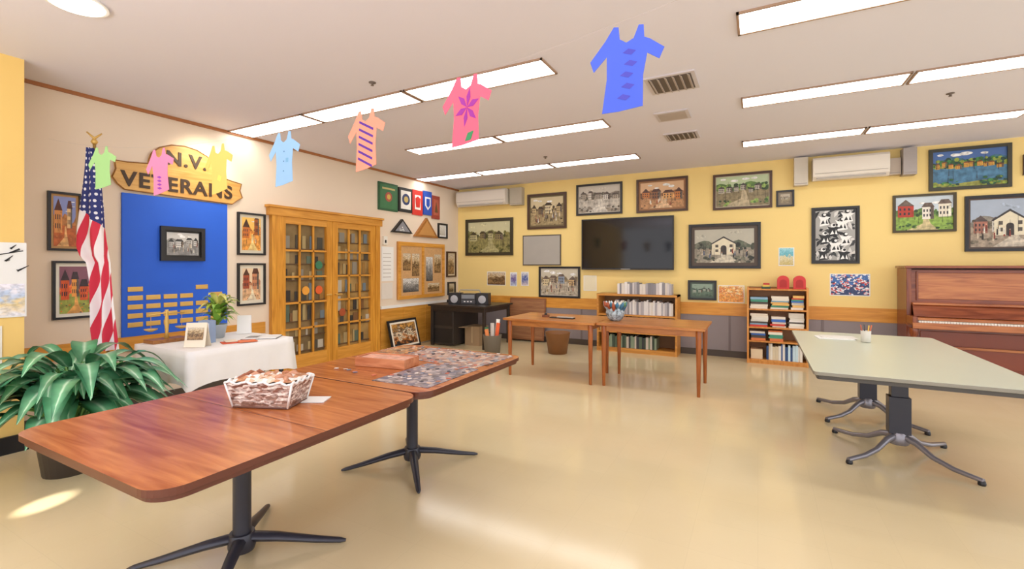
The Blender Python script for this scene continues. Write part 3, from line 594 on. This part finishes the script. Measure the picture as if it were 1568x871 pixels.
books(x0+.3,x1-.04,y0+.04,y1-.03,.621,.25,w,True,WH,(.02,.035)); books(x0+.04,x1-.04,y0+.04,y1-.03,.341,.24,w,True,WH+['#6a5a50','#c8a878'],(.02,.04)); books(x0+.1,x1-.3,y0+.04,y1-.03,.071,.22,w,True,['#3a4a3c','#5a6a54','#3a3c40','#8a9a80','#c8beb0'],(.025,.045))
w.obj('shelf_books')
w=MB(); books(-2.05,-1.18,7.55,7.75,.951,.2,w,True,WH,(.03,.05)); w.obj('video_cases')

# ------------------------------------------------------------------ upright piano
pw=WOOD('#6e3018','#9e5430','X',.22); pwz=WOOD('#6e3018','#985028','Z',.22); pwl=WOOD('#984e24','#c67e44','X',.18)
w=MB(); x0,x1=1.64,3.14; yb=7.86
w.bx(x0,x0+.05,7.42,yb,0,1.38,pwz); w.bx(x1-.05,x1,7.42,yb,0,1.38,pwz)
w.bx(x0-.02,x1+.02,7.38,yb,1.38,1.41,pw); w.bx(x0+.05,x1-.05,7.80,yb,.05,1.38,pw)
w.bx(x0+.05,x1-.05,7.46,7.48,.95,1.36,pw); w.bx(x0+.12,x1-.12,7.45,7.46,1.0,1.32,pwl)
for x in(x0+.10,x1-.12): w.bx(x,x+.02,7.44,7.46,.98,1.34,pwz)
w.bx(x0+.05,x1-.05,7.36,7.48,.93,.955,pwl)
w.box(((x0+x1)/2,7.36,.86),(x1-x0-.1,.02,.16),pw,Matrix.Rotation(-.45,3,'X'))
w.bx(x0+.05,x1-.05,7.2,7.42,.755,.785,pwl); w.bx(x0,x1,7.16,7.46,.66,.70,pw); w.bx(x0,x1,7.15,7.18,.66,.73,pwl)
w.bx(x0,x0+.05,7.16,7.44,.70,.80,pwz); w.bx(x1-.05,x1,7.16,7.44,.70,.80,pwz)
for k in range(52):
    xx=x0+.06+k*(x1-x0-.12)/52; w.bx(xx+.001,xx+(x1-x0-.12)/52-.001,7.185,7.33,.70,.752,P('#eee8dc',.3))
w.bx(x0+.05,x1-.05,7.50,7.52,.12,.66,pw); w.bx(x0+.15,x1-.15,7.49,7.50,.18,.60,P('#8a3e20',.25)); w.bx(x0+.02,x1-.02,7.40,7.55,0,.12,pw)
w.bx(x0+.05,x1-.05,7.44,7.5,.40,.43,pwl)
for x in(x0+.025,x1-.025):
    w.lathe([(.03,.0),(.04,.04),(.028,.1),(.038,.35),(.028,.55),(.045,.6),(.045,.66)],(x,7.22,0),pwz,14)
for k in(-1,0,1): w.bx(2.39+k*.09-.02,2.39+k*.09+.02,7.3,7.42,.04,.055,brass)
w.obj('upright_piano',bevel=.004)

# ------------------------------------------------------------------ desk, stereo, bins
w=MB(); x0,x1,y0,y1,z=-5.2,-4.0,6.58,7.55,.73; dk=P('#2c2420',.35,.2)
w.bx(x0,x1,y0,y1,z-.03,z,dk); w.bx(x0+.05,x1-.05,y0+.05,y0+.07,z-.11,z-.03,dk); w.bx(x0+.05,x1-.05,y1-.07,y1-.05,z-.11,z-.03,dk); w.bx(x1-.07,x1-.05,y0+.05,y1-.05,z-.11,z-.03,dk); w.bx(x0+.05,x0+.07,y0+.05,y1-.05,z-.11,z-.03,dk)
for x in(x0+.06,x1-.06):
    for y in(y0+.06,y1-.06): w.bx(x-.025,x+.025,y-.025,y+.025,0,z-.03,dk)
w.bx(x0+.06,x0+.5,y0+.08,y1-.08,.02,z-.11,P('#3a322c',.5)); w.bx(x0+.08,x0+.48,y0+.07,y0+.08,.35,.6,P('#1f1a18',.4)); w.bx(x0+.08,x0+.48,y0+.07,y0+.08,.05,.31,P('#1f1a18',.4))
w.obj('black_desk',bevel=.004)
w=MB(Matrix.Translation((-4.55,6.95,.731))@Matrix.Rotation(.25,4,'Z')); 
w.bx(-.14,.14,-.10,.10,0,.19,P('#3a383c',.3)); w.bx(-.12,.12,-.105,-.10,.10,.17,P('#8a8e94',.3)); w.bx(-.12,.12,-.105,-.10,.02,.08,P('#55555a',.3))
for sx in(-.26,.26):
    w.bx(sx-.11,sx+.11,-.10,.08,0,.2,P('#232226',.4)); w.M=w.M@Matrix.Translation((sx,-.10,.09))@Matrix.Rotation(math.pi/2,4,'X'); w.lathe([(.07,0),(.07,.006),(.05,.004),(.02,.012)],(0,0,0),P('#b8b8bc',.3),18); w.M=w.M@Matrix.Rotation(-math.pi/2,4,'X')@Matrix.Translation((-sx,.10,-.09))
for sx in(-.06,0,.06): w.bx(sx-.015,sx+.015,-.112,-.105,.04,.06,m_white)
w.tube([(-.2,0,.2),(-.18,0,.25),(.18,0,.25),(.2,0,.2)],.008,P('#9a9aa0',.3),8)
w.obj('stereo_boombox',bevel=.004)
w=MB(); w.M=Matrix.Translation((-5.0,7.2,.731)); w.bx(-.15,.15,-.12,.12,0,.05,m_blk); w.bx(-.13,.13,-.1,.1,.05,.07,P('#9a9288')); w.obj('record_player')
w=MB(); w.bx(-4.62,-4.32,6.9,7.2,0,.34,P('#a58a68',.8,.1)); w.bx(-4.62,-4.47,6.7,6.9,.335,.34,P('#b59a78',.8)); w.bx(-4.48,-4.46,6.895,6.9,.05,.34,P('#c8b088')); w.obj('cardboard_box')
w=MB(); w.M=Matrix.Translation((-3.76,6.4,0)); w.lathe([(.12,0),(.15,.3),(.155,.31),(.15,.31),(.11,.02)],(0,0,0),P('#7c7468',.5),20)
for k,(cl,h_) in enumerate((('#e8602c',.5),('#f0ece4',.55),('#d8d0c0',.48),('#3c7a50',.42),('#e88a4c',.4),('#c8c0b8',.5))):
    an=k*1.05; w.tube([(.04*math.cos(an),.04*math.sin(an),.03),(.11*math.cos(an),.11*math.sin(an),h_)],.032,P(cl,.6),8)
w.obj('waste_basket')
w=MB(); w.M=Matrix.Translation((-2.86,6.95,0)); w.lathe([(.15,0),(.2,.33),(.205,.34),(.195,.34),(.14,.02)],(0,0,0),P('#8a5c34',.5,.1),24); w.obj('round_waste_bin')
w=MB(Matrix.Translation((-4.22,YB-.12,.03))@Matrix.Rotation(math.radians(-8),4,'X')); w.bx(0,.75,-.02,0,0,.78,WOOD('#7a4a2c','#9c6640','X',.4)); w.bx(.03,.72,-.024,-.02,.03,.75,WOOD('#84543a','#a87850','X',.4)); w.obj('plywood_board')

# ------------------------------------------------------------------ cloth covered display table
w=MB(); x0,x1,y0,y1,z=-4.68,-3.87,1.98,2.86,.74
for x in(x0+.06,x1-.06):
    for y in(y0+.06,y1-.06): w.tube([(x,y,0),(x,y,z-.03)],.02,m_blk,8)
w.bx(x0+.01,x1-.01,y0+.01,y1-.01,z-.035,z-.004,P('#6a5a4a'))
w.bx(x0,x1,y0,y1,z-.004,z,m_cloth)
per=[]; N=16
def lerp(a,b,t): return a+(b-a)*t
cs=[(x0,y0),(x1,y0),(x1,y1),(x0,y1)]
for i in range(4):
    (ax,ay),(bx_,by)=cs[i],cs[(i+1)%4]
    for k in range(N): per.append((lerp(ax,bx_,k/N),lerp(ay,by,k/N),i,k))
rows=[]
for j in range(6):
    f=j/5; row=[]
    for (x,y,i,k) in per:
        nx,ny=[(0,-1),(1,0),(0,1),(-1,0)][i]
        if k==0: 
            px_,py_=[(-1,0),(0,-1),(1,0),(0,1)][i]; nx,ny=nx+px_,ny+py_
        o=.008+f*(.012+.010*math.sin(k*1.7+i)); dz=-f*(.27+(.03 if k==0 else 0)+.012*math.sin(k*.9+i))
        row.append(w.V((x+nx*o*(1.3 if k==0 else 1),y+ny*o*(1.3 if k==0 else 1),z+dz)))
    rows.append(row)
n_=len(per)
for j in range(5):
    for k in range(n_): w.F([rows[j][k],rows[j][(k+1)%n_],rows[j+1][(k+1)%n_],rows[j+1][k]],m_cloth,True)
top=[w.V((x,y,z)) for x,y,_,_ in per]
for k in range(n_): w.F([top[k],top[(k+1)%n_],rows[0][(k+1)%n_],rows[0][k]],m_cloth,True)
w.obj('display_table')
# things on it
def T(x,y,z=.742,r=0): return Matrix.Translation((x,y,z))@Matrix.Rotation(r,4,'Z')
w=MB(T(-4.42,2.50)); w.lathe([(.055,0),(.08,.12),(.085,.125),(.075,.125),(.06,.1)],(0,0,0),P('#b0b8c0',.4),18)
def leaf(w,base,ang,L_,rise,droop,wd,mat,n=7,fold=.25):
    dx,dy=math.cos(ang),math.sin(ang); sx,sy=-dy,dx; prev=None
    for i in range(n+1):
        t=i/n; d=L_*t; zz=base[2]+rise*math.sin(t*math.pi*.62)*1.0-droop*t*t
        c_=Vector((base[0]+dx*d,base[1]+dy*d,zz)); ww=wd*(math.sin(math.pi*min(1,t*.93+.07)**.8)+.03)
        a_=w.V(c_+Vector((sx*ww,sy*ww,ww*fold))); m_=w.V(c_); b2=w.V(c_+Vector((-sx*ww,-sy*ww,ww*fold)))
        if prev: w.F([prev[0],prev[1],m_,a_],mat,True,[(0,0),(.5,0),(.5,1),(0,1)]); w.F([prev[1],prev[2],b2,m_],mat,True,[(.5,0),(1,0),(1,1),(.5,1)])
        prev=(a_,m_,b2)
for k in range(54):
    an=R.uniform(0,6.28); leaf(w,(0,0,.11+R.uniform(0,.18)),an,R.uniform(.10,.20),R.uniform(.04,.18),R.uniform(.02,.1),.032,P(['#b4c850','#7ca840','#d8d478'][k%3],.4),5)
w.obj('potted_pothos',recalc=False)
w=MB(T(-4.22,2.30,r=.3)); w.bx(-.06,.06,-.03,.03,0,.19,P('#8fa4c4',.5)); w.bx(-.05,.05,-.034,-.03,.1,.17,P('#e8e8ee',.5)); w.obj('brochure_holder')
w=MB(T(-4.05,2.12,r=.6)); 
w.box((0,0,.10),(.16,.004,.2),P('#efe2cc',.5),Matrix.Rotation(-.2,3,'X')); w.box((0,-.004,.11),(.12,.004,.1),ART(TOWN,.4,4),Matrix.Rotation(-.2,3,'X')); w.box((0,.05,.09),(.16,.004,.19),P('#e8dcc6',.5),Matrix.Rotation(.3,3,'X')); w.obj('greeting_card')
w=MB(T(-4.06,2.70,r=.7)); w.bx(-.14,-.003,-.1,.1,0,.012,m_white); w.bx(.003,.14,-.1,.1,0,.012,m_white); w.bx(-.12,-.02,-.08,.08,.012,.013,ART(GREY,.3,4,30,.3)); w.bx(-.15,.15,-.11,.11,-.001,.001,P('#4a3c34')); w.obj('open_book')
w=MB(T(-4.02,2.42,r=1.2)); w.bx(-.1,.1,-.07,.07,0,.004,P('#e0562c')); w.bx(.02,.16,-.1,.02,.004,.008,P('#e8743c')); w.bx(-.07,.02,-.03,.1,.008,.012,P('#f0e0c8')); w.obj('paper_flyers')
w=MB(T(-4.58,2.16)); br=WOOD('#7a4a24','#a87038','X'); w.bx(-.08,.08,-.14,.14,0,.03,br); w.lathe([(.02,.03),(.012,.08),(.018,.16),(.01,.26),(.015,.28)],(0,0,0),brass,12); w.tube([(0,-.14,.24),(0,0,.255),(0,.14,.24)],.007,brass,6)
for sy in(-.12,.12): w.lathe([(.01,.10),(.045,.115),(.05,.125)],(0,sy,0),brass,14); w.tube([(0,sy,.12),(0,sy,.24)],.002,brass,5)
w.obj('brass_scale')
w=MB(T(-4.46,2.78,r=.9)); w.box((0,-.02,.09),(.12,.003,.18),m_white,Matrix.Rotation(-.2,3,'X')); w.box((0,.02,.09),(.12,.003,.18),m_white,Matrix.Rotation(.2,3,'X')); w.obj('tent_card')

# ------------------------------------------------------------------ big potted plant
w=MB(T(-4.17,1.38,0)); w.lathe([(.14,0),(.18,.3),(.195,.31),(.195,.34),(.17,.34),(.16,.30)],(0,0,0),P('#4a4038',.5),24); w.lathe([(.001,.3),(.165,.301)],(0,0,0),P('#3a2a20',.9),20,cap=False)
gm,nt,b=newmat('plant_leaf'); L=nt.links.new
uvn=nt.nodes.new('ShaderNodeUVMap'); sp=nt.nodes.new('ShaderNodeSeparateXYZ'); L(uvn.outputs[0],sp.inputs[0])
rr=ramp(nt,[(0,'#3c8258'),(.4,'#6cac7e'),(.5,'#c4e4c2'),(.6,'#6cac7e'),(1,'#3c8258')]); L(sp.outputs[0],rr.inputs[0])
tcn=nt.nodes.new('ShaderNodeTexCoord'); nn=nt.nodes.new('ShaderNodeTexNoise'); nn.inputs['Scale'].default_value=9; L(tcn.outputs['Object'],nn.inputs['Vector'])
mr=nt.nodes.new('ShaderNodeMapRange'); mr.inputs[1].default_value=.3; mr.inputs[2].default_value=.7; mr.inputs[3].default_value=.6; mr.inputs[4].default_value=1.25; L(nn.outputs[0],mr.inputs[0])
mxn=nt.nodes.new('ShaderNodeMix'); mxn.data_type='RGBA'; mxn.blend_type='MULTIPLY'; mxn.inputs[0].default_value=1
L(rr.outputs[0],mxn.inputs[6]); L(mr.outputs[0],mxn.inputs[7]); L(mxn.outputs[2],b.inputs['Base Color']); b.inputs['Roughness'].default_value=.28
pr=random.Random(12)
for k in range(140):
    an=pr.uniform(0,6.28); lev=pr.random(); rad=.03+.27*pr.random()
    bz=.42+.30*lev; ox,oy=rad*math.cos(an),rad*math.sin(an); a2=an+pr.uniform(-.6,.6)
    L_=pr.uniform(.30,.46)
    dyy=math.sin(a2)
    if dyy>0: L_=min(L_,max(.14,(.54-oy)/max(dyy,.05)))
    w.tube([(ox*.2,oy*.2,.30),(ox*.6,oy*.6,bz-.05),(ox,oy,bz)],[.008,.007,.005],P('#6c9a50',.5),5,cap=False)
    leaf(w,(ox,oy,bz),a2,L_,pr.uniform(.10,.20)*(.5+lev*.6),pr.uniform(.12,.30),pr.uniform(.05,.075)*(L_/.4)**.5,gm,8)
w.obj('potted_plant',recalc=False)

# ------------------------------------------------------------------ flag on pole
fl,nt,b=newmat('flag_cloth'); L=nt.links.new
uvn=nt.nodes.new('ShaderNodeUVMap'); sp=nt.nodes.new('ShaderNodeSeparateXYZ'); L(uvn.outputs[0],sp.inputs[0])
def mth(op,a=None,bv=None,c_=None):
    n=nt.nodes.new('ShaderNodeMath'); n.operation=op
    for i,x in enumerate((a,bv,c_)):
        if x is None: continue
        if isinstance(x,(int,float)): n.inputs[i].default_value=x
        else: L(x,n.inputs[i])
    return n.outputs[0]
st=mth('MULTIPLY_ADD',sp.outputs[1],4.4,mth('MULTIPLY',sp.outputs[0],-2.2)); frq=mth('FRACT',mth('ADD',st,20.0)); stripe=mth('GREATER_THAN',frq,.5)
m1=nt.nodes.new('ShaderNodeMix'); m1.data_type='RGBA'; m1.inputs[6].default_value=(*lin('#d02c44'),1); m1.inputs[7].default_value=(*lin('#f2ecec'),1); L(stripe,m1.inputs[0])
vo=nt.nodes.new('ShaderNodeTexVoronoi'); vo.inputs['Randomness'].default_value=.25; vo.inputs['Scale'].default_value=1
mpn=nt.nodes.new('ShaderNodeMapping'); mpn.inputs['Scale'].default_value=(6,34,1); L(uvn.outputs[0],mpn.inputs[0]); L(mpn.outputs[0],vo.inputs['Vector'])
star=mth('LESS_THAN',vo.outputs['Distance'],.25)
m2=nt.nodes.new('ShaderNodeMix'); m2.data_type='RGBA'; m2.inputs[6].default_value=(*lin('#2b3474'),1); m2.inputs[7].default_value=(*lin('#f0eef2'),1); L(star,m2.inputs[0])
can=mth('GREATER_THAN',mth('MULTIPLY_ADD',sp.outputs[0],.10,sp.outputs[1]),.70)
m3=nt.nodes.new('ShaderNodeMix'); m3.data_type='RGBA'; L(can,m3.inputs[0]); L(m1.outputs[2],m3.inputs[6]); L(m2.outputs[2],m3.inputs[7]); L(m3.outputs[2],b.inputs['Base Color']); b.inputs['Roughness'].default_value=.75
fp=bpy.data.objects.new('american_flag',None); fp.location=(-4.93,1.91,0); bpy.context.scene.collection.objects.link(fp)
w=MB(); bot=Vector((-4.93,1.91,0)); topv=Vector((-5.08,1.84,2.46))
w.lathe([(.13,0),(.13,.02),(.05,.05),(.02,.09)],bot,brass,20); w.tube([bot+Vector((0,0,.05)),topv],.012,WOOD('#8a6a34','#b08c48','Z'),10)
w.lathe([(.014,0),(.026,.02),(.014,.045),(.006,.05)],topv,brass,12); w.tube([topv+Vector((-.02,-.045,.10)),topv+Vector((0,0,.05)),topv+Vector((.02,.045,.10))],[.006,.014,.006],brass,8)
w.obj('pole',parent=fp)
prof=[(228,133,142),(245,131,147),(262,129,151),(290,125,156),(320,121,160),(350,118,163),(378,118,168),(392,124,171),(402,134,173),(430,140,175),(470,142,178),(505,143,181),(535,147,183)]
w=MB(); e=Vector((.883,.47,0)); fdir=Vector((.47,-.883,0)); nU=36; rows=[]
def interp(h):
    y=228+h*(535-228)
    for i in range(len(prof)-1):
        if y<=prof[i+1][0]+1e-6:
            t=(y-prof[i][0])/(prof[i+1][0]-prof[i][0]); return lerp(prof[i][1],prof[i+1][1],t),lerp(prof[i][2],prof[i+1][2],t)
    return prof[-1][1:]
NH=60
for j in range(NH+1):
    h=j/NH; l,r_=interp(h); z=2.42-h*1.74; base=Vector((-5.02,1.88,z))
    row=[]
    for i in range(nU+1):
        u=i/nU; off=(lerp(l,r_,u)-150)*.00565
        fold=(.010+.018*h)*math.sin(u*13+h*2.5)+.012*math.sin(u*5-h*5)
        row.append(w.V(base+e*off+fdir*(.05+fold)))
    rows.append(row)
for j in range(NH):
    for i in range(nU):
        w.F([rows[j][i],rows[j][i+1],rows[j+1][i+1],rows[j+1][i]],fl,True,[(i/nU,1-j/NH),((i+1)/nU,1-j/NH),((i+1)/nU,1-(j+1)/NH),(i/nU,1-(j+1)/NH)])
w.obj('cloth',parent=fp,recalc=False)

# ------------------------------------------------------------------ paper shirts on a line
SH=[(-.24,.5),(-.17,.5),(-.13,.36),(-.03,.32),(.07,.37),(.12,.52),(.19,.52),(.22,.38),(.30,.36),(.52,.26),(.47,.13),(.29,.20),(.27,-.05),(.32,-.40),(-.02,-.47),(-.26,-.50),(-.25,-.1),(-.29,.16),(-.46,-.02),(-.53,.10),(-.34,.34)]
def shirt(x,z,col,rot=0,s=.3,deco=None,tw=0,wx=.75):
    w=MB(Matrix.Translation((x,1.65,z))@Matrix.Rotation(tw,4,'Z')@Matrix.Rotation(rot,4,'Y')@Matrix(((s*wx/.75,0,0,0),(0,0,-1,0),(0,s,0,0),(0,0,0,1))))
    pts=[(a*.78,b_) for a,b_ in SH]
    w.prism(pts,0,.002,P(col,.75,.06,4)); 
    def q(ps,c2,zz=.003): w.F([w.V((a,b_,zz)) for a,b_ in ps],P(c2,.7))
    if deco=='stripes':
        for k in range(6): y=-.42+k*.12; q([(-.16,y+.12),(.16,y-.02),(.16,y+.02),(-.16,y+.16)],'#5a2f9a')
    if deco=='flower':
        for k in range(6):
            a=k*math.pi/3+.4; cx_,cy_=.02,.06; dx,dy=math.cos(a),math.sin(a)
            q([(cx_,cy_),(cx_+.1*dx-.035*dy,cy_+.15*dy+.05*dx),(cx_+.21*dx,cy_+.28*dy),(cx_+.1*dx+.035*dy,cy_+.15*dy-.05*dx)],'#9c3098')
        q([(.02,-.42),(.12,-.40),(.16,-.27),(.06,-.30)],'#3a8a5a')
    if deco=='dabs':
        for k in range(5):
            xx=.02+.03*(k%2); y=.2-.13*k; q([(xx-.07,y),(xx+.03,y-.02),(xx+.08,y+.03),(xx-.01,y+.05)],'#4a48b8')
    if deco=='buttons':
        for k in range(3): q([(a,b_+.15-.18*k) for a,b_ in disc(.0,0,.015,8)],'#4a78a8')
        q([(.05,-.05),(.12,-.05),(.12,.03),(.05,.03)],'#7ab0d8')
    if deco=='marks':
        for k in range(4): q([(-.1,-.1-.08*k),(-.02,-.08-.08*k),(.05,-.12-.08*k),(-.02,-.14-.08*k)],'#9a4ab8')
    if deco=='star':
        q([(-.05,-.2),(.05,-.25),(.1,-.15),(.0,-.1)],'#f0e070')
    w.obj('paper_shirt')
shirt(-.42,2.10,'#4a64d8',.12,.31,'dabs',.15)
shirt(-1.10,2.06,'#f4647e',.08,.30,'flower',.0)
shirt(-1.68,2.01,'#f8987e',.05,.295,'stripes',-.0)
shirt(-2.29,1.985,'#94c0ea',.05,.295,'buttons',.05)
shirt(-2.90,1.99,'#f8d070',0,.30,'star',.1)
shirt(-3.58,2.04,'#f48cb8',-.03,.31,'marks',.2)
shirt(-4.42,2.15,'#a8dc94',.0,.32,None,.3)
w=MB(); pts=[]
for i in range(41):
    x=-5.44+i*5.44/40*1.02
    pts.append((x,1.655,2.155+.036*(x+2.3)**2))
pts.append((1.6,1.655,HC-.005))
w.tube(pts,.0004,P('#bdb4b4',.6),5); w.obj('hanging_string')

# drawings taped to the pier
w=MB(Matrix(((0,0,1,-4.945),(1,0,0,1.0),(0,1,0,1.02),(0,0,0,1))))
w.bx(0,.38,.0,.56,0,.004,m_white)
w.quad([(.01,.01,.006),(.37,.01,.006),(.37,.25,.006),(.01,.25,.006)],ART([(0,'#e8e4e8'),(.4,'#e0c890'),(.6,'#b8c8e0'),(1,'#e8e4ec')],.4,3,10,.15))
w.tube([(.03,.48,.006),(.16,.45,.006),(.36,.50,.006)],.004,m_blk,5)
for k in range(16):
    a=.04+R.random()*.3; z=.29+R.random()*.23; w.tube([(a,z,.006),(a+R.uniform(-.05,.05),z+R.uniform(-.03,.03),.006),(a+R.uniform(-.07,.07),z+R.uniform(-.04,.04),.006)],[.003,.008,.002],m_blk,5)
w.obj('childrens_drawing')
w=MB(Matrix(((0,0,1,-4.945),(1,0,0,.95),(0,1,0,.62),(0,0,0,1)))); w.bx(0,.3,0,.34,0,.004,P('#f0eadc')); w.bx(.03,.27,.05,.2,.004,.005,P('#d8ccb0')); w.obj('taped_flyer')

# ------------------------------------------------------------------ light
wd=bpy.data.worlds.new('daylight'); bpy.context.scene.world=wd; wd.use_nodes=True
bg=wd.node_tree.nodes['Background']; bg.inputs[0].default_value=(.95,.965,1,1); bg.inputs[1].default_value=2.25
def spot(loc,tgt,en,size,blend,col=(1,.95,.85),rad=.03):
    l=bpy.data.lights.new('sun_shaft','SPOT'); l.energy=en; l.spot_size=math.radians(size); l.spot_blend=blend; l.color=col; l.shadow_soft_size=rad
    o=bpy.data.objects.new('sun_shaft',l); o.location=loc; o.rotation_euler=(Vector(tgt)-Vector(loc)).to_track_quat('-Z','Y').to_euler(); bpy.context.scene.collection.objects.link(o)
spot((-2.6,-2.2,2.8),(-3.72,1.12,0),2600,2.4,.2)
l=bpy.data.lights.new('sign_spot','SPOT'); l.energy=45; l.spot_size=math.radians(75); l.spot_blend=1; l.color=(1,.85,.6); l.shadow_soft_size=.05
o=bpy.data.objects.new('sign_spot',l); o.location=(-4.9,3.0,2.93); o.rotation_euler=(Vector((XL,2.9,2.4))-Vector(o.location)).to_track_quat('-Z','Y').to_euler(); bpy.context.scene.collection.objects.link(o)
# added fill light, unseen behind the camera, aimed up to brighten the ceiling
l=bpy.data.lights.new('ceiling_fill','AREA'); l.shape='RECTANGLE'; l.size=5.0; l.size_y=1.6; l.energy=170; l.color=(.95,.95,1)
o=bpy.data.objects.new('ceiling_fill',l); o.location=(-1.0,-1.3,1.95); o.rotation_euler=(math.radians(180),0,0); bpy.context.scene.collection.objects.link(o)

# ------------------------------------------------------------------ camera
cd=bpy.data.cameras.new('camera'); cam=bpy.data.objects.new('camera',cd); bpy.context.scene.collection.objects.link(cam)
cam.location=(0,0,1.4); cam.rotation_euler=(math.radians(90),0,math.radians(28)); cd.sensor_width=36; cd.lens=36*708/1568; cd.shift_y=-.01754; cd.clip_start=.02
bpy.context.scene.camera=cam
bpy.context.scene.view_settings.view_transform='Standard'
